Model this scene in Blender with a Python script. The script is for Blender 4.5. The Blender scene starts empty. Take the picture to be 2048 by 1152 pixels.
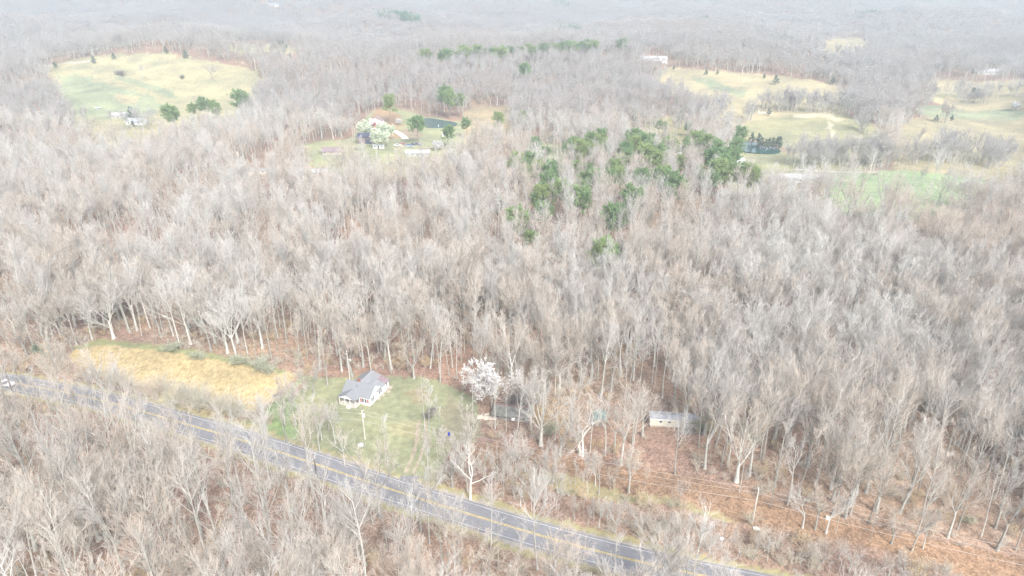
import bpy, math, random
import numpy as np
R = math.radians
sc = bpy.context.scene
COL = sc.collection

# ------------------------------------------------------------------ camera, sky, sun, exposure
CAM_H, PITCH, FPX = 120.0, 25.0, 1365.0          # drone height in metres, degrees below level, focal length in photo pixels
cam_d = bpy.data.cameras.new('camera'); cam = bpy.data.objects.new('camera', cam_d); COL.objects.link(cam)
cam.location = (0, 0, CAM_H); cam.rotation_euler = (R(90 - PITCH), 0, 0)
cam_d.sensor_width = 36.0; cam_d.lens = 36.0 * FPX / 2048.0
cam_d.clip_start = 1.0; cam_d.clip_end = 40000.0
sc.camera = cam

SUN_EL, SUN_AZ = 44.0, 155.0                      # hazy sun high behind the drone's right shoulder
world = bpy.data.worlds.new('World'); sc.world = world; world.use_nodes = True
wn = world.node_tree; bg = wn.nodes['Background']
sky = wn.nodes.new('ShaderNodeTexSky'); sky.sky_type = 'NISHITA'; sky.sun_disc = False
sky.sun_elevation = R(SUN_EL); sky.sun_rotation = R(SUN_AZ)
sky.air_density = 1.0; sky.dust_density = 3.5; sky.ozone_density = 1.0; sky.altitude = 300
hsv = wn.nodes.new('ShaderNodeHueSaturation'); hsv.inputs['Saturation'].default_value = 0.45     # thin cloud greys the blue
wn.links.new(sky.outputs[0], hsv.inputs['Color']); wn.links.new(hsv.outputs[0], bg.inputs['Color']); bg.inputs['Strength'].default_value = 0.15
sd = bpy.data.lights.new('sun', 'SUN'); sun = bpy.data.objects.new('sun', sd); COL.objects.link(sun)
sd.energy = 1.5; sd.angle = R(14); sd.color = (1.0, 0.975, 0.94)
az = R(SUN_AZ)
sun_dir = (math.sin(az) * math.cos(R(SUN_EL)), math.cos(az) * math.cos(R(SUN_EL)), math.sin(R(SUN_EL)))
from mathutils import Vector, Matrix
sun.rotation_euler = Vector(sun_dir).to_track_quat('Z', 'Y').to_euler()
sc.view_settings.view_transform = 'Standard'; sc.view_settings.look = 'None'
sc.view_settings.exposure = 1.55; sc.view_settings.gamma = 1.0
cy = sc.cycles
cy.max_bounces = 5; cy.diffuse_bounces = 3; cy.glossy_bounces = 2; cy.transmission_bounces = 2; cy.volume_bounces = 0
cy.transparent_max_bounces = 4; cy.caustics_reflective = False; cy.caustics_refractive = False
cy.use_denoising = True; cy.denoising_prefilter = 'NONE'; cy.denoising_input_passes = 'RGB_ALBEDO_NORMAL'; sc.render.filter_size = 1.3; cy.sample_clamp_direct = 2.0; cy.sample_clamp_indirect = 1.0
HAZE_DENSITY = 0.00043

# ------------------------------------------------------------------ geometry helpers
ST, CT = math.sin(R(PITCH)), math.cos(R(PITCH))

def project(x, y, z):
    """world point -> photo pixel (2048 x 1152) and depth"""
    dz = np.asarray(z) - CAM_H
    f = y * CT - dz * ST
    up = y * ST + dz * CT
    f = np.where(f < 1, 1, f)
    return 1024 + FPX * x / f, 576 - FPX * up / f, f

def sines(x, y, wl, seed, n=5):
    r = np.random.RandomState(seed); s = 0
    for i in range(n):
        a = r.rand() * math.pi * 2; w = wl * (0.7 + 0.8 * r.rand()); p = r.rand() * 6.28
        s = s + np.sin((x * math.cos(a) + y * math.sin(a)) * 2 * math.pi / w + p)
    return s / math.sqrt(n)

def ss(a, b, v):
    t = np.clip((v - a) / (b - a), 0, 1); return t * t * (3 - 2 * t)

HILLS = [(-420, 900, 200, 160, 29), (40, 960, 330, 170, 20), (330, 950, 170, 170, 15), (330, 1300, 400, 160, 22),
         (640, 560, 110, 130, 10), (300, 560, 70, 60, 5), (-900, 1200, 260, 240, 26), (900, 1000, 220, 160, 14),
         (-260, 250, 60, 40, 4), (260, 330, 120, 70, 6), (-150, 330, 120, 50, 5), (1200, 2400, 700, 300, 38),
         (-900, 2300, 700, 260, 34), (200, 3000, 900, 300, 40), (-2200, 4200, 1300, 420, 60), (1700, 4600, 1500, 420, 62)]
FLAT = [(-105, 585, 75, 0.0), (268, 477, 55, 0.0)]

def ground(x, y):
    x = np.asarray(x, float); y = np.asarray(y, float)
    d = np.sqrt(x * x + y * y)
    h = 0.35 * sines(x, y, 90, 3) * ss(40, 240, d)
    h = h + 2.6 * sines(x, y, 300, 4) * ss(230, 600, d)
    h = h + 2.2 * sines(x, y, 150, 9) * ss(650, 850, d)
    h = h + 9.0 * sines(x, y, 700, 5) * ss(600, 1400, d)
    h = h + 9.0 * sines(x, y, 520, 8) * ss(1150, 1800, d)
    h = h + 26.0 * sines(x, y, 1150, 6) * ss(1300, 3200, d)
    for (cx, cyy, sx, sy, a) in HILLS:
        h = h + a * np.exp(-((x - cx) / sx) ** 2 - ((y - cyy) / sy) ** 2)
    for (cx, cyy, s, z) in FLAT:
        w = np.exp(-(((x - cx) ** 2 + (y - cyy) ** 2) / (s * s)) ** 2)
        h = h * (1 - w) + z * w
    return h

_T = 100 * np.exp(np.linspace(0, math.log(90), 3000))
def at(px, py, lift=0.0):
    """photo pixel -> point on the ground (or LIFT metres above it)"""
    u, v = (px - 1024) / FPX, (py - 576) / FPX
    dy, dz = CT - v * ST, -(ST + v * CT)
    xs, ys, zs = _T * u, _T * dy, CAM_H + _T * dz
    below = zs < ground(xs, ys) + lift
    i = int(np.argmax(below)) if below.any() else len(_T) - 1
    i = max(i, 1)
    a = zs[i - 1] - ground(xs[i - 1], ys[i - 1]) - lift; b = zs[i] - ground(xs[i], ys[i]) - lift
    t = a / (a - b) if a != b else 0
    x = xs[i - 1] + t * (xs[i] - xs[i - 1]); y = ys[i - 1] + t * (ys[i] - ys[i - 1])
    return float(x), float(y), float(ground(x, y))

def inpoly(px, py, poly):
    px = np.asarray(px); py = np.asarray(py); c = np.zeros(px.shape, bool)
    n = len(poly)
    for i in range(n):
        x0, y0 = poly[i]; x1, y1 = poly[(i + 1) % n]
        if y0 == y1: continue
        cond = (y0 > py) != (y1 > py)
        c ^= cond & (px < (x1 - x0) * (py - y0) / (y1 - y0) + x0)
    return c

# ------------------------------------------------------------------ tagging
def tag(o, label=None, cat=None, group=None, kind=None):
    if label: o['label'] = label
    if cat: o['category'] = cat
    if group: o['group'] = group
    if kind: o['kind'] = kind
    return o
def empty(name, loc, rz=0.0):
    o = bpy.data.objects.new(name, None); COL.objects.link(o); o.empty_display_size = 0.5
    o.location = loc; o.rotation_euler = (0, 0, rz); return o

class MB:
    def __init__(s): s.v = []; s.f = []
    def poly(s, pts):
        n = len(s.v); s.v += [tuple(p) for p in pts]; s.f.append(tuple(range(n, n + len(pts))))
    def prism(s, pts, d):
        n = len(s.v); k = len(pts)
        s.v += [tuple(p) for p in pts] + [(p[0] + d[0], p[1] + d[1], p[2] + d[2]) for p in pts]
        s.f.append(tuple(range(n, n + k))[::-1]); s.f.append(tuple(range(n + k, n + 2 * k)))
        for i in range(k): j = (i + 1) % k; s.f.append((n + i, n + j, n + k + j, n + k + i))
    def box(s, x0, y0, z0, x1, y1, z1):
        s.prism([(x0, y0, z0), (x1, y0, z0), (x1, y1, z0), (x0, y1, z0)], (0, 0, z1 - z0))
    def slab(s, pts, t): s.prism([(p[0], p[1], p[2] - t) for p in pts], (0, 0, t))
    def tube(s, pts, rs, n=8, caps=True):
        base = len(s.v); P = [Vector(p) for p in pts]
        if not isinstance(rs, (list, tuple)): rs = [rs] * len(P)
        for i, p in enumerate(P):
            t = (P[min(i + 1, len(P) - 1)] - P[max(i - 1, 0)]).normalized()
            a = t.cross(Vector((0, 0, 1)) if abs(t.z) < 0.9 else Vector((1, 0, 0))).normalized(); b = t.cross(a)
            for k in range(n):
                q = p + (a * math.cos(k * 2 * math.pi / n) + b * math.sin(k * 2 * math.pi / n)) * rs[i]; s.v.append(tuple(q))
        for i in range(len(P) - 1):
            for k in range(n):
                k2 = (k + 1) % n; o = base + i * n
                s.f.append((o + k, o + k2, o + n + k2, o + n + k))
        if caps:
            s.f.append(tuple(base + k for k in range(n))[::-1]); o = base + (len(P) - 1) * n
            s.f.append(tuple(o + k for k in range(n)))
    def build(s, name, mat, parent=None, smooth=False):
        m = bpy.data.meshes.new(name); m.from_pydata(s.v, [], s.f); m.materials.append(mat)
        if smooth: m.polygons.foreach_set('use_smooth', [True] * len(m.polygons))
        m.update(); o = bpy.data.objects.new(name, m); COL.objects.link(o)
        if parent: o.parent = parent
        return o

def np_mesh(name, V, F, mat, smooth=False):
    """V (n,3), F (m,k) numpy"""
    m = bpy.data.meshes.new(name); k = F.shape[1]
    m.vertices.add(len(V)); m.vertices.foreach_set('co', np.ascontiguousarray(V, np.float32).ravel())
    m.loops.add(F.size); m.loops.foreach_set('vertex_index', np.ascontiguousarray(F, np.int32).ravel())
    m.polygons.add(len(F)); m.polygons.foreach_set('loop_start', np.arange(0, F.size, k, dtype=np.int32))
    m.polygons.foreach_set('loop_total', np.full(len(F), k, np.int32))
    if smooth: m.polygons.foreach_set('use_smooth', np.ones(len(F), bool))
    m.materials.append(mat); m.update(calc_edges=True); m.validate(); return m

# ------------------------------------------------------------------ materials
def mat(name, col, rough=0.85, var=0.15, scale=2.0, col2=None, metal=0.0, bump=0.0, stretch=None, spec=0.3):
    m = bpy.data.materials.new(name); m.use_nodes = True; nt = m.node_tree; b = nt.nodes['Principled BSDF']
    b.inputs['Roughness'].default_value = rough; b.inputs['Metallic'].default_value = metal
    b.inputs['Specular IOR Level'].default_value = spec
    tc = nt.nodes.new('ShaderNodeTexCoord'); mp = nt.nodes.new('ShaderNodeMapping')
    nt.links.new(tc.outputs['Object'], mp.inputs[0])
    if stretch: mp.inputs['Scale'].default_value = stretch
    nz = nt.nodes.new('ShaderNodeTexNoise'); nz.inputs['Scale'].default_value = scale; nz.inputs['Detail'].default_value = 5
    nt.links.new(mp.outputs[0], nz.inputs['Vector'])
    rp = nt.nodes.new('ShaderNodeValToRGB'); rp.color_ramp.elements[0].position = 0.32; rp.color_ramp.elements[1].position = 0.68
    c2 = col2 or tuple(min(1, c * (1 + var)) for c in col)
    rp.color_ramp.elements[0].color = (*[c * (1 - var) for c in col], 1); rp.color_ramp.elements[1].color = (*c2, 1)
    nt.links.new(nz.outputs['Fac'], rp.inputs[0]); nt.links.new(rp.outputs[0], b.inputs['Base Color'])
    if bump:
        bp = nt.nodes.new('ShaderNodeBump'); bp.inputs['Strength'].default_value = bump; bp.inputs['Distance'].default_value = 0.05
        nt.links.new(nz.outputs['Fac'], bp.inputs['Height']); nt.links.new(bp.outputs[0], b.inputs['Normal'])
    return m

def tree_mat(name, cols, stand=0.012, rnd=0.45, trans=0.0, bright=0.18):
    """bark or leaf colour that differs from tree to tree and from stand to stand"""
    m = bpy.data.materials.new(name); m.use_nodes = True; nt = m.node_tree; b = nt.nodes['Principled BSDF']
    b.inputs['Roughness'].default_value = 0.9; b.inputs['Specular IOR Level'].default_value = 0.15
    oi = nt.nodes.new('ShaderNodeObjectInfo')
    nz = nt.nodes.new('ShaderNodeTexNoise'); nz.inputs['Scale'].default_value = stand; nz.inputs['Detail'].default_value = 2
    nt.links.new(oi.outputs['Location'], nz.inputs['Vector'])
    mx = nt.nodes.new('ShaderNodeMath'); mx.operation = 'MULTIPLY_ADD'; mx.inputs[1].default_value = rnd; 
    ad = nt.nodes.new('ShaderNodeMath'); ad.operation = 'SUBTRACT'; ad.inputs[1].default_value = rnd / 2
    nt.links.new(nz.outputs['Fac'], ad.inputs[0])
    nt.links.new(oi.outputs['Random'], mx.inputs[0]); nt.links.new(ad.outputs[0], mx.inputs[2])
    rp = nt.nodes.new('ShaderNodeValToRGB'); el = rp.color_ramp.elements
    n = len(cols)
    for i, c in enumerate(cols):
        p = 0.2 + 0.6 * i / max(1, n - 1)
        e = el[i] if i < 2 else el.new(p)
        e.position = p; e.color = (*c, 1)
    nt.links.new(mx.outputs[0], rp.inputs[0])
    # a little light and dark through the crown
    tc = nt.nodes.new('ShaderNodeTexCoord'); n2 = nt.nodes.new('ShaderNodeTexNoise'); n2.inputs['Scale'].default_value = 0.9
    nt.links.new(tc.outputs['Object'], n2.inputs['Vector'])
    mr = nt.nodes.new('ShaderNodeMapRange'); mr.inputs['From Min'].default_value = 0.3; mr.inputs['From Max'].default_value = 0.7
    mr.inputs['To Min'].default_value = 1 - bright; mr.inputs['To Max'].default_value = 1 + bright
    nt.links.new(n2.outputs['Fac'], mr.inputs['Value'])
    vm = nt.nodes.new('ShaderNodeVectorMath'); vm.operation = 'SCALE'
    nt.links.new(rp.outputs[0], vm.inputs[0]); nt.links.new(mr.outputs[0], vm.inputs['Scale'])
    nt.links.new(vm.outputs[0], b.inputs['Base Color'])
    if trans:
        tr = nt.nodes.new('ShaderNodeBsdfTranslucent'); ms = nt.nodes.new('ShaderNodeMixShader'); ms.inputs[0].default_value = trans
        nt.links.new(vm.outputs[0], tr.inputs['Color']); nt.links.new(b.outputs[0], ms.inputs[1]); nt.links.new(tr.outputs[0], ms.inputs[2])
        nt.links.new(ms.outputs[0], nt.nodes['Material Output'].inputs['Surface'])
    return m

M = dict(
    bark=tree_mat('bark', [(.30, .29, .26), (.41, .40, .36), (.52, .51, .47)], rnd=0.9),
    twig=tree_mat('twig', [(.58, .49, .41), (.57, .51, .445), (.54, .51, .48), (.63, .61, .57)], rnd=0.5),
    far_twig=tree_mat('distant twig', [(.47, .41, .37), (.45, .41, .39), (.43, .41, .40), (.50, .48, .47)], stand=0.006, rnd=0.35),
    brush=tree_mat('brush', [(.60, .51, .41), (.62, .55, .45), (.58, .54, .48), (.54, .52, .42)], stand=0.02, rnd=0.8),
    tan_leaf=tree_mat('tan leaf', [(.55, .40, .22), (.62, .48, .28), (.50, .38, .24)], rnd=0.8, trans=0.3),
    pine=tree_mat('pine needle', [(.235, .345, .16), (.275, .385, .185), (.34, .42, .18)], rnd=0.9, trans=0.45),
    cedar=tree_mat('cedar foliage', [(.17, .22, .17), (.19, .24, .17), (.23, .25, .19)], rnd=0.9, trans=0.1),
    evergreen=tree_mat('far evergreen', [(.10, .17, .11), (.12, .20, .12), (.14, .22, .12)], rnd=0.9, trans=0.1),
    pine_bark=mat('pine bark', (.26, .19, .15), var=.3, scale=1.5),
    blossom=tree_mat('white blossom', [(.72, .70, .68), (.80, .78, .76)], trans=0.3, bright=0.06),
    pear=tree_mat('pear blossom', [(.62, .68, .52), (.72, .75, .62)], trans=0.3, bright=0.1),
    greenleaf=tree_mat('budding leaf', [(.28, .34, .20), (.34, .40, .25)], trans=0.3),
    sycamore=mat('pale sycamore bark', (.72, .70, .64), var=.15, scale=1.2),
    dark_bark=mat('dark bark', (.26, .23, .22), var=.3),
    white=mat('white siding', (.80, .80, .80), var=.05, scale=0.8, stretch=(1, 1, 14)),
    white_trim=mat('white trim', (.82, .82, .81), var=.04),
    shingle=mat('grey shingle', (.215, .22, .23), var=.10, scale=3.0, bump=.3),
    low_roof=mat('low grey roof', (.23, .235, .245), var=.12, scale=1.0, stretch=(1, .2, 1)),
    rust=mat('rusty metal', (.23, .175, .185), var=.25, scale=1.5),
    block=mat('cream block foundation', (.55, .52, .46), var=.15, scale=4),
    glass=mat('window glass', (.08, .09, .10), rough=.12, var=.3, scale=.8, spec=.6),
    red=mat('red paint', (.40, .05, .04), var=.12),
    wood=mat('weathered wood', (.42, .37, .31), var=.2, scale=3, stretch=(1, 1, .3)),
    cream_wood=mat('cream painted wood', (.62, .58, .50), var=.12, scale=3),
    old_wood=mat('old grey boards', (.27, .25, .23), var=.3, scale=2.5, stretch=(4, 4, .4)),
    mossy=mat('mossy roofing', (.15, .155, .13), var=.3, scale=.8, col2=(.22, .215, .20)),
    brick=mat('brick', (.30, .12, .09), var=.2, scale=6),
    pipe=mat('galvanised pipe', (.55, .55, .56), metal=.6, rough=.4, var=.1),
    cream=mat('cream metal siding', (.58, .56, .46), var=.1, scale=.8, stretch=(1, 1, 6)),
    trailer_roof=mat('stained grey roof', (.34, .34, .36), var=.25, scale=.6),
    teal=mat('teal roof panel', (.03, .20, .17), var=.2, scale=1.5),
    metal_roof=mat('pale metal roof', (.48, .48, .50), rough=.5, var=.08, scale=.5, stretch=(8, .3, 1)),
    dark_roof=mat('dark navy roof', (.06, .065, .10), var=.2, scale=.8),
    brown_wall=mat('brown barn board', (.17, .13, .13), var=.25, scale=2, stretch=(6, 6, .3)),
    brown_roof=mat('brown roof', (.30, .22, .20), var=.15),
    pole=mat('weathered pole', (.56, .52, .46), var=.25, scale=2, stretch=(1, 1, .15)),
    dark_pole=mat('dark pole', (.12, .10, .09), var=.3, scale=2, stretch=(1, 1, .15)),
    can=mat('transformer can', (.78, .78, .76), rough=.4, var=.05),
    cable=mat('cable', (.45, .43, .40), var=.1),
    black=mat('black rubber', (.03, .03, .03), var=.2),
    blue=mat('blue plastic', (.05, .07, .45), var=.1),
    plastic=mat('white plastic sheet', (.85, .86, .87), rough=.5, var=.05),
    concrete=mat('pale concrete', (.45, .45, .43), var=.12),
    gravel=mat('pale gravel', (.55, .50, .45), var=.2, scale=1.0),
    sandtrack=mat('sandy track', (.36, .30, .22), var=.2, scale=.5),
    apron=mat('worn asphalt', (.22, .21, .215), var=.2, scale=1.2),
    yellow=mat('yellow road paint', (.62, .47, .15), var=.3, scale=.9),
    line=mat('white road paint', (.58, .58, .58), var=.25, scale=.9),
    white_car=mat('white car paint', (.80, .80, .80), rough=.3, var=.03, spec=.5),
    silver_car=mat('silver car paint', (.50, .52, .55), rough=.3, metal=.3, var=.03),
    dark_car=mat('dark car paint', (.05, .05, .07), rough=.3, var=.05, spec=.5),
    red_car=mat('red car paint', (.35, .03, .04), rough=.3, var=.05, spec=.5),
    blue_car=mat('blue car paint', (.10, .14, .28), rough=.3, var=.05, spec=.5),
)

def asphalt():
    m = bpy.data.materials.new('asphalt'); m.use_nodes = True; nt = m.node_tree; b = nt.nodes['Principled BSDF']
    b.inputs['Roughness'].default_value = .9; b.inputs['Specular IOR Level'].default_value = .2
    at_ = nt.nodes.new('ShaderNodeUVMap'); sep = nt.nodes.new('ShaderNodeSeparateXYZ'); nt.links.new(at_.outputs[0], sep.inputs[0])
    tc = nt.nodes.new('ShaderNodeTexCoord')
    mp = nt.nodes.new('ShaderNodeMapping'); mp.inputs['Scale'].default_value = (.25, 3.0, 1); nt.links.new(at_.outputs[0], mp.inputs[0])
    nz = nt.nodes.new('ShaderNodeTexNoise'); nz.inputs['Scale'].default_value = 1.0; nz.inputs['Detail'].default_value = 4
    nt.links.new(mp.outputs[0], nz.inputs['Vector'])
    n2 = nt.nodes.new('ShaderNodeTexNoise'); n2.inputs['Scale'].default_value = .12; n2.inputs['Detail'].default_value = 6; n2.inputs['Roughness'].default_value = .7
    nt.links.new(tc.outputs['Object'], n2.inputs['Vector'])
    mix = nt.nodes.new('ShaderNodeMath'); mix.operation = 'ADD'; nt.links.new(nz.outputs['Fac'], mix.inputs[0]); nt.links.new(n2.outputs['Fac'], mix.inputs[1])
    rp = nt.nodes.new('ShaderNodeValToRGB'); e = rp.color_ramp.elements; e[0].position = .32; e[0].color = (.16, .158, .168, 1); e[1].position = .70; e[1].color = (.28, .277, .288, 1)
    hf = nt.nodes.new('ShaderNodeMath'); hf.operation = 'MULTIPLY'; hf.inputs[1].default_value = .5; nt.links.new(mix.outputs[0], hf.inputs[0])
    nt.links.new(hf.outputs[0], rp.inputs[0]); nt.links.new(rp.outputs[0], b.inputs['Base Color'])
    return m
M['asphalt'] = asphalt()

# ------------------------------------------------------------------ land cover (clearings in the woods), outlined on the ground
LITTER = (.27, .185, .15); LITTER2 = (.28, .21, .165)
GREEN = (.24, .30, .15); PALEGREEN = (.26, .285, .19); LAWN = (.25, .262, .165); DRY = (.345, .32, .205); TAN = (.365, .32, .21)
STUB = (.42, .34, .20); SAND = (.50, .44, .32); ORANGE = (.265, .18, .125); DIRT = (.31, .225, .18)
ROADPX = [(0, 762), (37, 769), (159, 792), (307, 828), (460, 873), (570, 910), (713, 957), (908, 1019), (1057, 1063), (1404, 1152)]
# (name, outline in photo pixels, colour, class 0 litter 1 grass 2 stubble, edge roughness px, keeps trees out)
COVER = [
 ('far pasture left', [(88, 136), (150, 118), (230, 108), (330, 105), (400, 118), (520, 140), (516, 165), (500, 192), (470, 214), (400, 226), (320, 246), (300, 262), (200, 262), (150, 240), (132, 215), (126, 170)], DRY, 1, 8, 2),
 ('green swale', [(118, 150), (165, 150), (230, 172), (300, 190), (330, 215), (270, 240), (160, 236), (128, 210), (120, 180)], PALEGREEN, 1, 6, 0),
 ('swale grass', [(240, 152), (300, 168), (350, 186), (352, 200), (330, 190), (270, 170), (225, 156)], PALEGREEN, 1, 3, 0),
 ('pasture bald', [(230, 190), (278, 192), (274, 206), (236, 206)], TAN, 1, 4, 0),
 ('far knoll', [(440, 96), (480, 88), (560, 88), (600, 97), (575, 108), (480, 108)], DRY, 1, 2, 3),
 ('far strip', [(684, 92), (710, 86), (760, 88), (768, 96), (700, 99)], DRY, 1, 2, 3),
 ('far strip two', [(132, 64), (190, 61), (200, 65), (140, 68)], DRY, 1, 1, 2),
 ('far right knoll', [(1632, 84), (1670, 77), (1720, 76), (1748, 82), (1735, 89), (1690, 92), (1650, 92)], TAN, 1, 2, 2),
 ('homestead grass', [(590, 292), (640, 283), (705, 276), (722, 246), (745, 224), (790, 216), (850, 232), (935, 246), (960, 262), (925, 276), (908, 296), (850, 306), (740, 302), (640, 300)], (.28, .29, .18), 1, 3, 2),
 ('pond bank', [(752, 222), (768, 218), (812, 234), (770, 238), (738, 238)], (.32, .23, .15), 1, 2, 2),
 ('bare yard', [(790, 262), (830, 256), (850, 270), (815, 280)], (.31, .25, .18), 1, 3, 0),
 ('tan field', [(925, 228), (945, 214), (1022, 211), (1030, 240), (990, 250), (930, 250)], (.335, .275, .185), 1, 2, 2),
 ('lawn strip', [(1040, 290), (1080, 284), (1130, 290), (1135, 306), (1090, 306)], (.28, .30, .18), 1, 2, 2),
 ('left verge', [(-10, 290), (60, 287), (180, 286), (260, 292), (180, 300), (60, 303), (-10, 312)], PALEGREEN, 1, 3, 1),
 ('tan nook', [(1285, 237), (1340, 233), (1400, 245), (1350, 252), (1290, 248)], (.33, .30, .18), 1, 2, 2),
 ('far pasture right', [(1308, 142), (1342, 133), (1400, 140), (1480, 146), (1560, 152), (1640, 163), (1700, 176), (1690, 196), (1600, 210), (1540, 222), (1470, 226), (1440, 206), (1400, 176), (1350, 156)], TAN, 1, 3, 2),
 ('right pasture swale', [(1370, 150), (1440, 165), (1500, 185), (1480, 195), (1420, 176)], PALEGREEN, 1, 5, 0),
 ('mid pasture', [(1478, 252), (1520, 240), (1570, 233), (1640, 226), (1690, 230), (1740, 246), (1775, 274), (1740, 296), (1680, 312), (1590, 312), (1520, 290)], (.30, .29, .18), 1, 3, 2),
 ('mid pasture low', [(1580, 300), (1730, 300), (1740, 330), (1600, 335)], (.29, .29, .18), 1, 3, 0),
 ('sandy spots', [(1580, 232), (1615, 226), (1665, 228), (1672, 236), (1690, 240), (1668, 244), (1660, 236), (1640, 232), (1600, 237)], SAND, 1, 2, 0),
 ('sandy trail', [(1652, 236), (1668, 250), (1662, 258), (1670, 262), (1668, 276), (1660, 276), (1662, 262), (1652, 256), (1658, 248)], SAND, 1, 2, 0),
 ('sandy patch', [(1704, 272), (1722, 272), (1732, 278), (1712, 278)], SAND, 1, 2, 0),
 ('sandy patch', [(1738, 262), (1756, 270), (1770, 279), (1752, 274)], SAND, 1, 2, 0),
 ('sandy patch', [(1698, 308), (1716, 310), (1722, 316), (1700, 314)], SAND, 1, 2, 0),
 ('right field', [(1795, 262), (1828, 236), (1900, 232), (2080, 236), (2080, 330), (1960, 338), (1860, 306), (1800, 290)], (.32, .285, .19), 1, 3, 2),
 ('green strip', [(1842, 210), (1880, 211), (2060, 222), (2040, 239), (1960, 238), (1850, 233), (1830, 220)], PALEGREEN, 1, 2, 3),
 ('far right tan', [(1856, 154), (1910, 160), (1960, 164), (2060, 158), (2060, 182), (1960, 190), (1900, 180), (1866, 168)], TAN, 1, 2, 2),
 ('tan rise', [(1780, 190), (1850, 184), (1910, 186), (1930, 196), (1860, 200), (1800, 198)], DRY, 1, 2, 3),
 ('pond lawn', [(1455, 306), (1470, 284), (1500, 278), (1560, 290), (1600, 310), (1600, 345), (1520, 345), (1462, 330)], (.29, .29, .18), 1, 2, 2),
 ('dam', [(1478, 274), (1530, 278), (1590, 302), (1590, 312), (1550, 300), (1490, 282)], (.34, .27, .19), 1, 1, 0),
 ('meadow', [(1640, 352), (1690, 344), (1800, 341), (1900, 350), (1975, 361), (1968, 370), (1850, 378), (1700, 370)], (.26, .33, .19), 1, 2, 2),
 ('stubble field', [(140, 722), (152, 692), (200, 681), (300, 690), (430, 708), (560, 740), (600, 752), (580, 780), (540, 805), (500, 825), (430, 832), (340, 806), (240, 768)], STUB, 2, 3, 1),
 ('stubble headland', [(150, 694), (200, 679), (300, 688), (430, 707), (575, 742), (572, 750), (430, 718), (300, 699), (200, 690), (150, 702)], (.25, .26, .14), 1, 3, 1),
 ('lawn', [(548, 800), (575, 768), (610, 752), (690, 757), (790, 752), (870, 762), (940, 790), (965, 830), (960, 868), (905, 890), (890, 930), (860, 975), (800, 978), (700, 940), (600, 905), (500, 868), (470, 848), (510, 828)], LAWN, 1, 6, 1),
 ('green patch', [(515, 820), (560, 800), (590, 810), (570, 845), (600, 860), (600, 880), (540, 868), (510, 850)], (.21, .28, .14), 1, 10, 0),
 ('lawn wear', [(820, 785), (850, 778), (865, 800), (840, 812)], (.28, .25, .16), 1, 8, 0),
 ('lawn wear', [(770, 850), (830, 845), (830, 880), (790, 872)], (.27, .255, .16), 1, 8, 0),
 ('lawn edge', [(890, 790), (965, 830), (970, 868), (905, 895), (860, 900), (870, 850)], (.26, .24, .17), 1, 16, 0),
 ('twin dirt ruts', [(552, 788), (588, 758), (600, 752), (596, 760), (562, 792)], DIRT, 1, 1, 0),
 ('twin dirt ruts', [(580, 792), (604, 764), (618, 758), (610, 768), (590, 794)], DIRT, 1, 1, 0),
 ('litter strip', [(955, 885), (1000, 885), (1080, 903), (1240, 937), (1390, 950), (1500, 990), (1700, 1044), (1900, 1088), (2080, 1118), (2080, 1170), (1950, 1160), (1760, 1096), (1560, 1062), (1450, 1034), (1300, 1004), (1150, 990), (1000, 950), (940, 920)], ORANGE, 0, 5, 1),
 ('mossy strip', [(1040, 950), (1110, 942), (1200, 972), (1330, 1000), (1440, 1022), (1500, 1050), (1450, 1036), (1300, 1008), (1150, 990)], (.31, .27, .16), 1, 8, 0),
 ('clearing by the sheds', [(1060, 845), (1080, 800), (1120, 800), (1150, 840), (1130, 870)], (.31, .235, .155), 0, 4, 1),
]
NEARCLEAR = [c for c in COVER if c[5] == 1]
FARCLEAR = [c for c in COVER if c[5] >= 2]

rp_ = [at(px, py) for px, py in ROADPX]
_rx = np.array([p[0] for p in rp_]); _ry = np.array([p[1] for p in rp_])
_rc = np.polyfit(_rx, _ry, 3)
def road_y(x):
    x = np.asarray(x, float); xc = np.clip(x, _rx.min(), _rx.max())
    y = np.polyval(_rc, xc); d0 = np.polyval(np.polyder(_rc), xc)
    return y + d0 * (x - xc)
def road_slope(x): return np.polyval(np.polyder(_rc), np.clip(x, _rx.min(), _rx.max()))
def road_off(x, y):
    """signed distance across the road, + is the far side"""
    return (np.asarray(y) - road_y(x)) / np.sqrt(1 + road_slope(x) ** 2)

def in_far_clearing(x, y, z, h):
    r = np.zeros(np.shape(x), bool)
    for k in (0.0, 0.5, 0.95):
        px, py, _ = project(x, y, z + h * k)
        for c in FARCLEAR:
            if k == 0 or c[5] == 2: r |= inpoly(px, py, c[1])
    return r
def in_near_clearing(x, y, z):
    px, py, _ = project(x, y, z); r = np.zeros(np.shape(x), bool)
    for c in NEARCLEAR: r |= inpoly(px, py, c[1])
    return r

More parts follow.
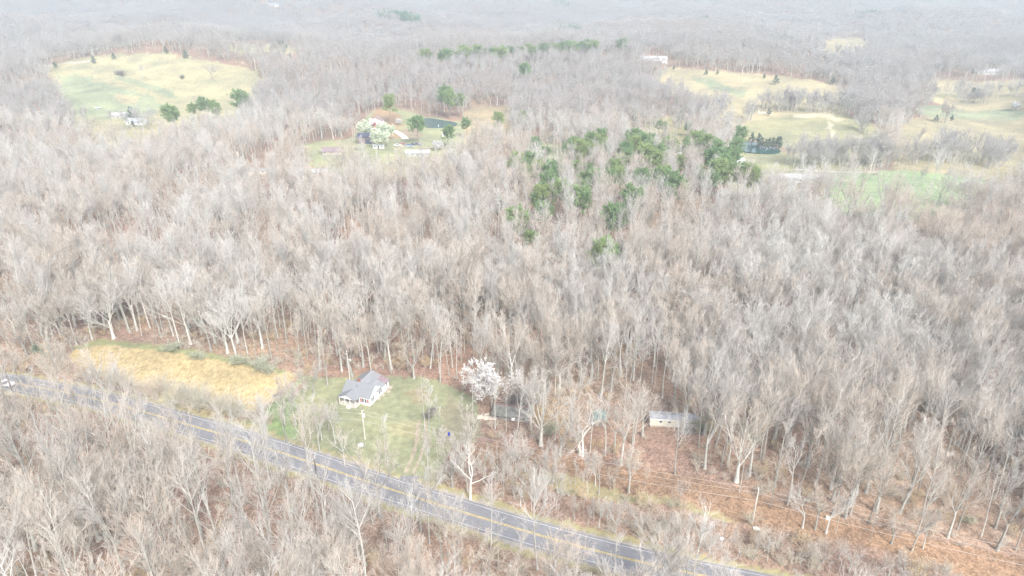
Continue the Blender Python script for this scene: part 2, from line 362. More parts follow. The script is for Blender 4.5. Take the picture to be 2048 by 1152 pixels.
# ------------------------------------------------------------------ terrain sheet
def build_ground():
    rows = [40.0]
    while rows[-1] < 10500: rows.append(rows[-1] + max(0.75, rows[-1] * 0.0072))
    ys = np.array(rows); nc = 720
    s = np.linspace(-1, 1, nc); s = 0.86 * s + 0.74 * s ** 7        # fine inside the view, coarse far out to the sides
    X = s[None, :] * (ys[:, None] + 30) * 1.0; Y = np.repeat(ys[:, None], nc, 1)
    Z = ground(X, Y)
    V = np.stack([X, Y, Z], -1).reshape(-1, 3)
    i = np.arange(len(ys) - 1)[:, None] * nc + np.arange(nc - 1)[None, :]
    F = np.stack([i, i + 1, i + nc + 1, i + nc], -1).reshape(-1, 4)
    n1 = sines(X, Y, 26, 11) + .6 * sines(X, Y, 7, 12) + .5 * sines(X, Y, 3.1, 13)
    n2 = sines(X, Y, 22, 14) + .6 * sines(X, Y, 6, 15) + .5 * sines(X, Y, 2.7, 16)
    C = np.empty(X.shape + (3,)); K = np.zeros(X.shape)
    w = ss(-1, 1, sines(X, Y, 60, 17))[..., None]
    C[:] = np.array(LITTER) * w + np.array(LITTER2) * (1 - w)
    px, py, dep = project(X, Y, Z)
    near = (Y < 260)
    for (nm, poly, col, kls, rough, keep) in COVER:
        qx, qy = px + n1 * rough * .6, py + n2 * rough * .35
        m = inpoly(qx, qy, poly)
        if keep == 2:
            for lift in (4, 8, 12, 16): a_, b_, _ = project(X, Y, Z + lift); m |= inpoly(a_ + n1 * rough * .6, b_ + n2 * rough * .35, poly)
        if poly[0][1] > 600: m &= near
        C[m] = col; K[m] = kls
    off = road_off(X, Y); near_r = (np.abs(Y - road_y(X)) < 30)
    sh = near_r & (np.abs(off + n1 * .5) < 6.2)
    C[sh] = (.33, .30, .17); K[sh] = 1
    sh = near_r & (np.abs(off + n1 * .3) < 4.7); C[sh] = (.36, .33, .30)
    m = bpy.data.meshes.new('ground'); me = np_mesh('ground', V, F, ground_mat(), True)
    a = me.color_attributes.new('cover', 'FLOAT_COLOR', 'POINT')
    a.data.foreach_set('color', np.concatenate([C.reshape(-1, 3), np.ones((len(V), 1))], 1).astype(np.float32).ravel())
    a = me.attributes.new('kls', 'FLOAT', 'POINT'); a.data.foreach_set('value', K.astype(np.float32).ravel())
    o = bpy.data.objects.new('ground', me); COL.objects.link(o)
    tag(o, 'rolling ground of brown leaf litter with tan and green clearings', None, None, 'structure')

def ground_mat():
    m = bpy.data.materials.new('land'); m.use_nodes = True; nt = m.node_tree; b = nt.nodes['Principled BSDF']
    b.inputs['Roughness'].default_value = .95; b.inputs['Specular IOR Level'].default_value = .1
    N = nt.nodes.new; L = nt.links.new
    geo = N('ShaderNodeTexCoord')
    ca = N('ShaderNodeAttribute'); ca.attribute_name = 'cover'
    ka = N('ShaderNodeAttribute'); ka.attribute_name = 'kls'
    def noise(s, d=4, r=.6, vec=None):
        n = N('ShaderNodeTexNoise'); n.inputs['Scale'].default_value = s; n.inputs['Detail'].default_value = d; n.inputs['Roughness'].default_value = r
        L(vec or geo.outputs['Object'], n.inputs['Vector']); return n.outputs['Fac']
    def ramp(f, a, c, p=.35, q=.65):
        r = N('ShaderNodeValToRGB'); e = r.color_ramp.elements; e[0].position = p; e[1].position = q; e[0].color = (*a, 1); e[1].color = (*c, 1); L(f, r.inputs[0]); return r.outputs[0]
    def mul(a, c, fac=None):
        x = N('ShaderNodeMix'); x.data_type = 'RGBA'; x.blend_type = 'MULTIPLY'; x.inputs[0].default_value = 1
        if fac is not None: L(fac, x.inputs[0])
        L(a, x.inputs[6]); L(c, x.inputs[7]); return x.outputs[2]
    c = mul(ca.outputs['Color'], ramp(noise(.035, 3), (.78, .80, .82), (1.22, 1.18, 1.10)))
    c = mul(c, ramp(noise(.45, 5, .7), (.80, .79, .79), (1.2, 1.19, 1.17)))
    # leaves: fine speckle, only on litter
    lit = N('ShaderNodeMath'); lit.operation = 'LESS_THAN'; lit.inputs[1].default_value = .5; L(ka.outputs['Fac'], lit.inputs[0])
    vo = N('ShaderNodeTexVoronoi'); vo.inputs['Scale'].default_value = 2.2; L(geo.outputs['Object'], vo.inputs['Vector'])
    bw = N('ShaderNodeRGBToBW'); L(vo.outputs['Color'], bw.inputs[0])
    c = mul(c, ramp(bw.outputs[0], (.74, .72, .70), (1.28, 1.27, 1.25), .2, .8), lit.outputs[0])
    # rows of cut stalks, only on the stubble field
    st = N('ShaderNodeMath'); st.operation = 'GREATER_THAN'; st.inputs[1].default_value = 1.5; L(ka.outputs['Fac'], st.inputs[0])
    mp = N('ShaderNodeMapping'); mp.inputs['Rotation'].default_value = (0, 0, R(20)); mp.inputs['Scale'].default_value = (.9, .16, 1); L(geo.outputs['Object'], mp.inputs[0])
    mp.inputs['Scale'].default_value = (1.2, .35, 1)
    c = mul(c, ramp(noise(1.6, 3, .7, mp.outputs[0]), (.76, .74, .68), (1.18, 1.18, 1.18), .35, .65), st.outputs[0])
    L(c, b.inputs['Base Color'])
    bp = N('ShaderNodeBump'); bp.inputs['Strength'].default_value = .5; bp.inputs['Distance'].default_value = .25
    L(noise(1.3, 5, .7), bp.inputs['Height']); L(bp.outputs[0], b.inputs['Normal'])
    return m
build_ground()

def strip(name, pts, half, material, lift, label=None, offs=None, kind='structure', step=1.0, rag=0.0):
    """a ribbon that follows the ground along pts (world x, y)"""
    P = [Vector((p[0], p[1])) for p in pts]; Q = [P[0]]
    for a, b in zip(P, P[1:]):
        n = max(1, int((b - a).length / step))
        for i in range(1, n + 1): Q.append(a.lerp(b, i / n))
    if len(P) < 40:                                           # smooth the corners
        for _ in range(int(6 / step) + 3):
            Q = [Q[0]] + [(Q[i - 1] + Q[i] * 2 + Q[i + 1]) / 4 for i in range(1, len(Q) - 1)] + [Q[-1]]
    lo, hi = (-half, half) if offs is None else offs
    ncol = max(2, int((hi - lo) / 1.2) + 2); V = []; F = []; U = []; d = 0; rr = random.Random(5)
    for i, q in enumerate(Q):
        t = (Q[min(i + 1, len(Q) - 1)] - Q[max(i - 1, 0)]).normalized(); nrm = Vector((-t.y, t.x))
        if i: d += (Q[i] - Q[i - 1]).length
        j0, j1 = rr.uniform(-rag, rag), rr.uniform(-rag, rag)
        for k in range(ncol):
            w = (lo + j0) + (hi + j1 - lo - j0) * k / (ncol - 1); p = q + nrm * w
            V.append((p.x, p.y, float(ground(p.x, p.y)) + lift)); U.append((d, w))
    for i in range(len(Q) - 1):
        for k in range(ncol - 1):
            o = i * ncol + k; F.append((o, o + ncol, o + ncol + 1, o + 1))
    me = bpy.data.meshes.new(name); me.from_pydata(V, [], F); me.materials.append(material)
    uv = me.uv_layers.new(name='UVMap')
    for l in me.loops: uv.data[l.index].uv = U[l.vertex_index]
    me.update(); me.flip_normals() if me.polygons[0].normal.z < 0 else None
    o = bpy.data.objects.new(name, me); COL.objects.link(o); tag(o, label, None, None, kind); return o

rx = np.arange(-330, 260, 3.0); rpts = [(x, float(road_y(x))) for x in rx]
strip('road', rpts, 4.15, M['asphalt'], .10, 'worn grey two-lane asphalt road through the woods', rag=.04)
strip('road_marking', rpts, 0, M['yellow'], .104, 'double yellow centre line of the two-lane road', offs=(.10, .26))
strip('road_marking', rpts, 0, M['yellow'], .104, 'second yellow centre stripe of the two-lane road', offs=(-.26, -.10))
strip('road_marking', rpts, 0, M['line'], .104, 'white edge line on the far side of the road', offs=(3.38, 3.50))
strip('road_marking', rpts, 0, M['line'], .104, 'white edge line on the near side of the road', offs=(-3.50, -3.38))
g = lambda pts: [at(*p)[:2] for p in pts]
strip('driveway', g([(812, 985), (816, 968), (820, 952)]), 3.0, M['apron'], .06, 'dark asphalt apron where the house track meets the road', rag=.9)
strip('track', g([(812, 946), (828, 905), (836, 870), (838, 840)]), .55, M['sandtrack'], .03, 'left sandy wheel rut of the track to the house', rag=.25)
strip('track', g([(826, 948), (845, 905), (852, 870), (852, 842)]), .4, M['sandtrack'], .03, 'right sandy wheel rut of the track to the house', rag=.2)
strip('driveway', g([(740, 258), (765, 256), (790, 262), (806, 272), (812, 279)]), 2.6, M['gravel'], .2, 'curving pale gravel driveway up to the far white garage', step=3)
strip('path', g([(848, 297), (875, 294), (900, 292), (930, 291)]), 2.2, M['sandtrack'], .2, 'pale farm lane beside the parked junk cars', step=3)
strip('path', g([(80, 130), (150, 127), (195, 122)]), 2.0, M['gravel'], .3, 'pale farm track along the wooded crest of the left pasture', step=4)
strip('path', g([(1590, 339), (1640, 343), (1700, 345), (1760, 345)]), 1.8, M['gravel'], .2, 'pale lane between the long shed and the green meadow', step=3)

def water_mat():
    m = bpy.data.materials.new('pond water'); m.use_nodes = True; nt = m.node_tree; b = nt.nodes['Principled BSDF']
    b.inputs['Base Color'].default_value = (.035, .085, .075, 1); b.inputs['Roughness'].default_value = .18
    n = nt.nodes.new('ShaderNodeTexNoise'); n.inputs['Scale'].default_value = .6; bp = nt.nodes.new('ShaderNodeBump'); bp.inputs['Strength'].default_value = .15
    nt.links.new(n.outputs['Fac'], bp.inputs['Height']); nt.links.new(bp.outputs[0], b.inputs['Normal']); return m
M['water'] = water_mat()
def pond(pix, label):
    pts = [at(*p) for p in pix]; z = max(p[2] for p in pts) + .15
    P = [Vector((p[0], p[1], z)) for p in pts]
    for _ in range(2):                                        # round the outline
        P = [q for i in range(len(P)) for q in (P[i].lerp(P[(i + 1) % len(P)], .25), P[i].lerp(P[(i + 1) % len(P)], .75))]
    mb = MB(); mb.prism([tuple(p - Vector((0, 0, .4))) for p in P], (0, 0, .4)); o = mb.build('water', M['water']); tag(o, label, None, None, 'structure')
pond([(846, 256), (846, 240), (850, 235), (880, 240), (918, 247), (908, 254), (880, 256)], 'dark teal farm pond behind the far lawn')
pond([(1480, 304), (1480, 284), (1498, 283), (1535, 290), (1566, 302), (1552, 309), (1510, 308)], 'grey blue pond beside the row of cedars')

# ------------------------------------------------------------------ buildings
def gz(x, y): return float(ground(x, y))

def farmhouse():
    x0, y0, _ = at(740, 814); t = empty('farmhouse', (x0, y0, gz(x0, y0) - .05), R(-22))
    tag(t, 'white farmhouse with grey gabled roof and small front porch on the green lawn', 'house')
    W, D, D2, Hh, RZ = 9.4, 6.6, 11.0, 3.2, 5.7; RY = D / 2
    b = MB(); b.box(-W, 0.05, 0, -0.05, D2, .55); b.build('foundation', M['block'], t)
    b = MB()                                                     # walls with both gables, rear wing under a low roof
    b.prism([(0, 0, .55), (0, D, .55), (0, D, Hh), (0, RY, RZ), (0, 0, Hh)], (-W, 0, 0))
    b.prism([(-.003, D - .5, .552), (-W + .003, D - .5, .552), (-W + .003, D - .5, 3.0), (-6.0, D - .5, 5.0), (-.003, D - .5, 3.0)], (0, D2 - D + .5, 0))
    b.build('wall', M['white'], t)
    b = MB()
    e = .35
    b.slab([(e, -e, Hh - .27), (e, RY, RZ + .08), (-W - e, RY, RZ + .08), (-W - e, -e, Hh - .27)], .12)
    b.slab([(e, RY, RZ + .08), (e, D + .1, 3.2), (-W - e, D + .1, 3.2), (-W - e, RY, RZ + .08)], .12)
    rf = b.build('roof', M['shingle'], t)
    b = MB(); xr, zr = -6.0, 5.15
    b.slab([(e, RY + .4, 3.1), (e, D2 + e, 3.1), (xr, D2 + e, zr), (xr, RY + .4, zr)], .10); b.slab([(xr, RY + .4, zr), (xr, D2 + e, zr), (-W - e, D2 + e, 3.1), (-W - e, RY + .4, 3.1)], .10)
    b.build('rear_roof', M['low_roof'], t)
    b = MB(); b.slab([(e + .02, D2 - 2.2, 3.14), (e + .02, D2 + e + .02, 3.14), (-2.8, D2 + e + .02, 4.14), (-2.8, D2 - 2.2, 4.14)], .05)
    o = b.build('roof_patch', M['rust'], t); o['label'] = 'rusty purple sheet on the rear corner of the roof'
    b = MB(); b.slab([(e + .02, -e - .02, Hh - .30), (-W - e - .02, -e - .02, Hh - .30), (-W - e - .02, -e + .08, Hh - .22), (e + .02, -e + .08, Hh - .22)], .16)
    b.prism([(e + .01, -e, Hh - .42), (e + .01, -e, Hh - .22), (e + .01, RY, RZ + .07), (e + .01, RY, RZ - .13)], (.05, 0, 0))
    b.prism([(e + .01, RY, RZ - .13), (e + .01, RY, RZ + .07), (e + .01, D, 3.27), (e + .01, D, 3.07)], (.05, 0, 0))
    b.build('fascia', M['white_trim'], t)
    ch = MB(); ch.box(-6.2, RY + .25, 5.2, -5.5, RY + .85, 6.3); c = ch.build('chimney', M['brick'], rf)
    v = MB(); v.tube([(-5.2, 1.9, 4.4), (-5.2, 1.9, 5.6)], .10, 8); v.tube([(-5.2, 1.9, 5.6), (-5.2, 1.9, 5.75)], .2, 8); v.build('vent_pipe', M['pipe'], rf)
    def window(x, y, z, w, h, side, n=1, shut=False):
        fr = MB(); gl = MB()
        for k in range(n):
            o = k * (w + .12)
            if side == 'r':
                fr.box(x, y + o, z, x + .05, y + o + w, z + h); gl.box(x + .03, y + o + .09, z + .09, x + .065, y + o + w - .09, z + h / 2 - .04); gl.box(x + .03, y + o + .09, z + h / 2 + .04, x + .065, y + o + w - .09, z + h - .09)
            else:
                fr.box(x + o, y - .05, z, x + o + w, y, z + h); gl.box(x + o + .09, y - .065, z + .09, x + o + w - .09, y - .03, z + h / 2 - .04); gl.box(x + o + .09, y - .065, z + h / 2 + .04, x + o + w - .09, y - .03, z + h - .09)
        f = fr.build('window', M['white_trim'], t); gl.build('pane', M['glass'], f)
        if shut:
            for xx in (x - .5, x + n * (w + .12) + .02):
                s = MB(); s.box(xx, y - .06, z - .05, xx + .4, y - .002, z + h + .05); s.build('shutter', M['red'], f)
    window(0.001, .9, 1.2, .85, 1.5, 'r', 2); window(0.001, 5.0, 1.3, .85, 1.4, 'r', 2); window(0.001, 9.3, 1.7, .8, 1.1, 'r', 1); window(0.001, 3.1, 4.2, .5, .7, 'r', 1)
    window(-2.7, -.001, 1.2, .85, 1.4, 'f', 2, True)
    # front porch on the left two thirds
    px0, px1, pd = -W + .1, -3.5, 2.3
    p = MB(); p.box(px0, -pd, 0, px1, -.01, .55); p.build('porch_floor', M['block'], t)
    p = MB(); mid = (px0 + px1) / 2; pz = 3.0
    p.prism([(px0, -pd + .05, pz), (px1, -pd + .05, pz), (mid, -pd + .05, 4.15)], (0, .12, 0)); p.box(px0, -pd + .05, pz - .28, px1, -pd + .2, pz - .005)
    p.build('porch_gable', M['white_trim'], t)
    p = MB()
    p.slab([(px0 - .35, -pd - .3, pz - .02), (mid, -pd - .3, 4.32), (mid, 1.55, 4.32), (px0 - .35, .3, pz - .02)], .1)
    p.slab([(px1 + .35, -pd - .3, pz - .02), (mid, -pd - .3, 4.32), (mid, 1.55, 4.32), (px1 + .35, .3, pz - .02)][::-1], .1)
    p.build('porch_roof', M['shingle'], t)
    p = MB(); p.box(px0 + .2, -.04, .6, px1 - .2, -.004, 2.6); p.build('porch_back_panel', M['rust'], t)  # flat dark panel in the rust colour, laid over the white wall behind the porch
    p = MB(); p.box(mid + .1, -.09, .6, mid + 1.0, -.045, 2.5); p.build('door', M['white_trim'], t)
    for k in range(4):
        xx = px0 + .08 + (px1 - px0 - .16) * k / 3; p = MB(); p.box(xx - .08, -pd + .04, .55, xx + .08, -pd + .2, pz - .3); p.build('porch_post', M['white_trim'], t)
    p = MB()
    p.box(px0 + .1, -pd + .06, 1.30, px1 - .1, -pd + .12, 1.38); p.box(px0 + .1, -pd + .06, .72, px1 - .1, -pd + .12, .78)
    x = px0 + .2
    while x < px1 - .2: p.box(x, -pd + .07, .78, x + .06, -pd + .11, 1.30); x += .28
    p.box(px1 - .12, -pd + .1, 1.3, px1 - .06, -.1, 1.38)
    p.build('porch_railing', M['cream_wood'], t)
    p = MB()
    for k in range(3): p.box(mid - .1, -pd - .3 * (3 - k), 0, mid + 1.4, -pd - .3 * (2 - k) - .004, .16 * (k + 1))
    p.build('steps', M['cream_wood'], t)
    p = MB()                                                     # small back porch and stairs on the right rear corner
    p.box(.02, D2 - 1.6, .75, 1.5, D2 + .2, .9)
    for (a, c) in ((1.35, D2 - 1.55), (1.35, D2 + .05), (.1, D2 + .1)): p.box(a, c, 0, a + .1, c + .1, 1.8)
    p.box(1.36, D2 - 1.5, 1.7, 1.42, D2 + .1, 1.78)
    for k in range(3): p.box(.4, D2 - 1.9 - .3 * k, .04, 1.4, D2 - 1.604 - .3 * k, .6 - .18 * k)
    p.build('back_porch', M['wood'], t)
    for (yy, s) in ((3.9, .5), (4.7, .35), (6.2, .6)):
        p = MB(); p.box(.35, yy, 0, .35 + s, yy + s, s * .9); p.build('wall_box', M['wood'], t)
farmhouse()

def mobile_home():
    a = at(1299, 853); b_ = at(1396, 858); dx, dy = b_[0] - a[0], b_[1] - a[1]; L = math.hypot(dx, dy)
    t = empty('mobile_home', (a[0], a[1], min(a[2], b_[2]) - .05), math.atan2(dy, dx)); tag(t, 'long cream mobile home with stained grey roof among trunks in the woods', 'mobile home')
    b = MB(); b.box(0, 0, .5, L, 3.7, 2.9); w = b.build('wall', M['cream'], t)
    b = MB(); b.box(.15, .1, 0, L - .15, 3.6, .5); b.build('skirting', M['wood'], t)
    b = MB(); b.prism([(-.15, -.15, 2.9), (-.15, 1.85, 3.2), (-.15, 3.85, 2.9), (-.15, 3.85, 2.82), (-.15, -.15, 2.82)], (L + .3, 0, 0)); b.build('roof', M['trailer_roof'], t)
    b = MB(); b.box(-.1, -.2, 2.72, L * .72, -.152, 2.9); b.build('gutter', M['white_trim'], t)
    for xx, w_ in ((2.6, .9), (5.0, 1.0), (9.8, .9)):
        f = MB(); f.box(xx, -.04, 1.6, xx + w_, 0.002, 2.4); ff = f.build('window', M['white_trim'], t); f = MB(); f.box(xx + .08, -.06, 1.68, xx + w_ - .08, -.03, 2.32); f.build('pane', M['glass'], ff)
    d = MB(); d.box(7.6, -.05, .6, 8.5, .002, 2.5); d.build('door', M['white_trim'], t)
    d = MB(); d.box(L - 3.2, -1.9, .5, L - .2, -.01, .62)
    for xx in (L - 3.2, L - 1.8, L - .35): d.box(xx, -1.9, 0, xx + .12, -1.78, 2.4)
    d.box(L - 3.2, -1.9, 1.3, L - .2, -1.82, 1.4); d.box(L - 3.3, -2.0, 2.4, L, -.2, 2.5)
    d.build('porch_deck', M['old_wood'], t)
    rr = random.Random(4); bx_, by_, _ = at(1392, 866)
    m = MB()
    for k in range(22):
        x, y = rr.uniform(-2.4, 2.4), rr.uniform(-1, 1); s = rr.uniform(.15, .5); z = rr.uniform(0, .5)
        a_ = rr.uniform(0, 3.14); c, s_ = math.cos(a_) * s * 2.2, math.sin(a_) * s * 2.2
        m.prism([(x - c, y - s_, z), (x + c, y + s_, z + rr.uniform(0, .5)), (x + c - .2, y + s_ + .3, z + .3), (x - c - .2, y - s_ + .3, z + .15)], (0, 0, .12))
    o = m.build('scrap_heap', M['old_wood']); o.location = (bx_, by_, gz(bx_, by_)); tag(o, 'heap of broken grey boards in front of the right end of the mobile home', 'scrap heap')
mobile_home()

def green_shed():
    x, y, z = at(1201, 853); t = empty('shed', (x, y, z - .03), R(-3)); tag(t, 'small grey board shed with dark teal gable roof in the woods', 'shed')
    b = MB(); b.prism([(-1.5, 0, 0), (1.5, 0, 0), (1.5, 0, 2.2), (0, 0, 3.0), (-1.5, 0, 2.2)], (0, 4.2, 0)); b.build('wall', M['wood'], t)
    b = MB(); b.slab([(-1.85, -.4, 2.1), (0, -.4, 3.14), (0, 4.5, 3.14), (-1.85, 4.5, 2.1)], .08); b.slab([(0.0, -.4, 3.14), (1.85, -.4, 2.1), (1.85, 4.5, 2.1), (0.0, 4.5, 3.14)], .08); r = b.build('roof', M['teal'], t)
    b = MB(); b.box(-.07, -.42, 3.12, .07, 4.52, 3.19); b.build('ridge_cap', M['pipe'], r)
    b = MB(); b.box(-.5, -.05, .05, .5, -.002, 1.9); b.build('door', M['old_wood'], t)
green_shed()

def old_house():
    a = at(985, 838); b_ = at(1056, 846); t = empty('abandoned_house', (a[0], a[1], a[2] - .05), math.atan2(b_[1] - a[1], b_[0] - a[0])); L = math.hypot(b_[0] - a[0], b_[1] - a[1])
    tag(t, 'abandoned low house with mossy grey roof sinking into trees below the white blossom', 'house')
    b = MB(); b.box(0, 0, 0, L, 5.5, 2.0); b.build('wall', M['old_wood'], t)
    b = MB(); b.slab([(-.3, -.7, 1.9), (L * .62, -.7, 1.75), (L * .62, 3.2, 2.9), (-.3, 3.1, 3.0)], .1); b.slab([(L * .62 + .01, -.3, 1.6), (L + .3, -.5, 1.9), (L + .3, 3.0, 3.0), (L * .62 + .01, 3.2, 2.7)], .1); b.build('roof', M['mossy'], t)
    b = MB(); b.slab([(-.3, 3.1, 3.02), (L + .3, 3.0, 3.02), (L + .3, 5.9, 1.9), (-.3, 5.9, 1.9)], .1); b.build('rear_roof', M['brown_roof'], t)
    b = MB(); b.box(L * .55, -.9, .9, L * .55 + .9, -.2, 1.7); b.build('fridge', M['white_trim'], t)
    for xx in (1.2, 3.4, L - 1.6):
        w = MB(); w.box(xx, -.05, .8, xx + .8, .002, 1.5); f = w.build('window', M['wood'], t); w = MB(); w.box(xx + .07, -.07, .87, xx + .73, -.04, 1.43); w.build('pane', M['glass'], f)
    for xx in (0, 2.5, 5):
        w = MB(); w.box(xx, -.65, 0, xx + .1, -.55, 1.8); w.build('porch_post', M['old_wood'], t)
    rr = random.Random(9); m = MB(); c = at(968, 836)
    for k in range(16):
        x, y = rr.uniform(-2.6, 2.6), rr.uniform(-1.2, 1.2); m.prism([(x, y, 0), (x + rr.uniform(1, 2), y + .2, .1), (x + 1.5, y + .6, .5), (x, y + .5, .4)], (0, 0, .07))
    o = m.build('board_pile', M['wood']); o.location = c; tag(o, 'flat pile of pale broken boards left of the abandoned house', 'board pile')
old_house()

def simple_house(name, px, py, w, d, hh, rz, wall, roof, rise, rot=0.0, label='', cat='house', wins=3, door=True, big_door=None, extra=None):
    x, y, z = at(px, py); t = empty(name, (x, y, z - .2), R(rot)); tag(t, label, cat)
    b = MB(); h2 = w / 2
    if rz == 'x': b.prism([(-h2, 0, 0), (-h2, d, 0), (-h2, d, hh), (-h2, d / 2, hh + rise), (-h2, 0, hh)], (w, 0, 0))
    else: b.prism([(-h2, 0, 0), (h2, 0, 0), (h2, 0, hh), (0, 0, hh + rise), (-h2, 0, hh)], (0, d, 0))
    b.build('wall', M[wall], t)
    b = MB(); e = .5
    if rz == 'x':
        k = rise / (d / 2) * e
        b.slab([(h2 + e, -e, hh - k + .1), (h2 + e, d / 2, hh + rise + .1), (-h2 - e, d / 2, hh + rise + .1), (-h2 - e, -e, hh - k + .1)], .15)
        b.slab([(h2 + e, d / 2, hh + rise + .1), (h2 + e, d + e, hh - k + .1), (-h2 - e, d + e, hh - k + .1), (-h2 - e, d / 2, hh + rise + .1)], .15)
    else:
        k = rise / h2 * e
        b.slab([(-h2 - e, -e, hh - k + .1), (0, -e, hh + rise + .1), (0, d + e, hh + rise + .1), (-h2 - e, d + e, hh - k + .1)], .15)
        b.slab([(0, -e, hh + rise + .1), (h2 + e, -e, hh - k + .1), (h2 + e, d + e, hh - k + .1), (0, d + e, hh + rise + .1)], .15)
    b.build('roof', M[roof], t)
    for k in range(wins):
        xx = -h2 + w * (k + .5) / wins - .5
        if door and k == wins // 2: continue
        f = MB(); f.box(xx, -.06, 1.1, xx + 1.1, .002, min(2.3, hh - .3)); ff = f.build('window', M['white_trim'], t); f = MB(); f.box(xx + .1, -.09, 1.2, xx + 1.0, -.05, min(2.2, hh - .4)); f.build('pane', M['glass'], ff)
    if door: f = MB(); f.box(-.5, -.06, .1, .5, .002, 2.2); f.build('door', M['brown_wall'], t)
    if big_door: f = MB(); f.box(big_door[0], -.06, .1, big_door[1], .002, big_door[2]); f.build('garage_door', M[big_door[3]], t)
    return t
simple_house('garage', 751, 249, 10.5, 9, 3.4, 'y', 'white', 'brown_roof', 2.6, -6, 'white gabled garage with brown roof at the top of the curving driveway', 'garage', 2, False, (-1.6, 1.6, 2.6, 'white_trim'))
simple_house('barn', 734, 288, 13.5, 9, 5.6, 'x', 'brown_wall', 'dark_roof', 2.0, 4, 'dark brown barn with navy roof between white blossoming pear trees', 'barn', 0, False, (-1, 3.2, 3.8, 'dark_roof'))
simple_house('long_farm_shed', 835, 313, 17, 8, 2.8, 'x', 'concrete', 'metal_roof', 1.2, 3, 'long pale metal roofed shed in front of the parked junk cars', 'shed', 5)
simple_house('camper', 757, 297, 8, 2.6, 2.6, 'x', 'white', 'white_trim', .15, 0, 'white box camper parked right of the pear blossoms', 'camper', 3)
simple_house('garden_shed', 889, 273, 4.0, 3.2, 2.2, 'y', 'white', 'metal_roof', .9, 0, 'tiny white garden shed under a pine on the far lawn', 'shed', 0)
simple_house('chicken_house', 1607, 366, 27, 10, 3.0, 'x', 'concrete', 'metal_roof', 1.5, -2, 'long grey barn with shining pale metal roof left of the green meadow', 'barn', 6)
simple_house('pine_cottage', 1352, 308, 12, 8, 3.4, 'y', 'white', 'metal_roof', 3.0, 12, 'white gabled cottage hidden among the green pines', 'house', 3)
simple_house('pump_shed', 1481, 327, 6, 4, 2.4, 'x', 'white', 'metal_roof', 1.0, 12, 'small white shed with pale roof beside the pond pole', 'shed', 2)
simple_house('farm_shed', 236, 236, 12, 7, 2.8, 'x', 'concrete', 'metal_roof', 1.6, 4, 'grey roofed farm shed left of the tall ragged pine in the left pasture', 'shed', 3)
simple_house('farmstead', 268, 250, 15, 9, 3.2, 'x', 'white', 'metal_roof', 2.0, -10, 'farmstead with broken pale roofs below the ragged pine', 'house', 3)
simple_house('lean_to', 284, 247, 7, 6, 2.6, 'y', 'wood', 'metal_roof', 1.6, 20, 'small pale lean-to at the right of the farmstead', 'shed', 1)
simple_house('ridge_house', 1308, 122, 32, 12, 3.2, 'x', 'white', 'metal_roof', 2.2, 2, 'long white house on the ridge at the tip of the far pasture', 'house', 8)
simple_house('ridge_shed', 1329, 127, 6, 5, 3.2, 'y', 'white', 'metal_roof', 1.4, 0, 'small white outbuilding below the long ridge house', 'shed', 0)
simple_house('red_roof_house', 663, 310, 13, 8, 2.8, 'x', 'wood', 'rust', 2.0, 4, 'pale house with faded red roof half hidden below the barn lawn', 'house', 3)
simple_house('distant_house', 1795, 82, 24, 10, 4, 'x', 'white', 'metal_roof', 2.4, 0, 'white house far off right of the tan knoll', 'house', 4)
simple_house('distant_house', 1980, 150, 34, 12, 4, 'x', 'concrete', 'metal_roof', 2.4, 5, 'grey farmhouse far right above the tan field', 'house', 5)
simple_house('distant_house', 548, 13, 50, 16, 6, 'x', 'white', 'metal_roof', 3, 0, 'tiny white house in the hazy top left woods', 'house', 4)
simple_house('distant_house', 1385, 70, 40, 12, 4, 'x', 'white', 'metal_roof', 3, -4, 'low white house far off above the ridge pines, upper middle', 'house', 5)
simple_house('distant_barn', 1740, 82, 18, 10, 4, 'x', 'concrete', 'metal_roof', 2, 0, 'grey shed on the right edge of the small tan knoll', 'barn', 0)
simple_house('roadside_shed', 1955, 95, 60, 10, 4, 'x', 'white', 'metal_roof', 1, 4, 'long low white shed far off near the right edge', 'shed', 0)
simple_house('hidden_cabin', 640, 352, 9, 7, 2.5, 'x', 'wood', 'trailer_roof', 1.5, 10, 'small cabin with grey roof hidden in the bare woods left of centre', 'cabin', 2)
simple_house('hidden_trailer', 512, 348, 13, 4, 2.5, 'x', 'cream', 'trailer_roof', .4, 3, 'cream trailer glimpsed through bare trees, upper left', 'mobile home', 3)

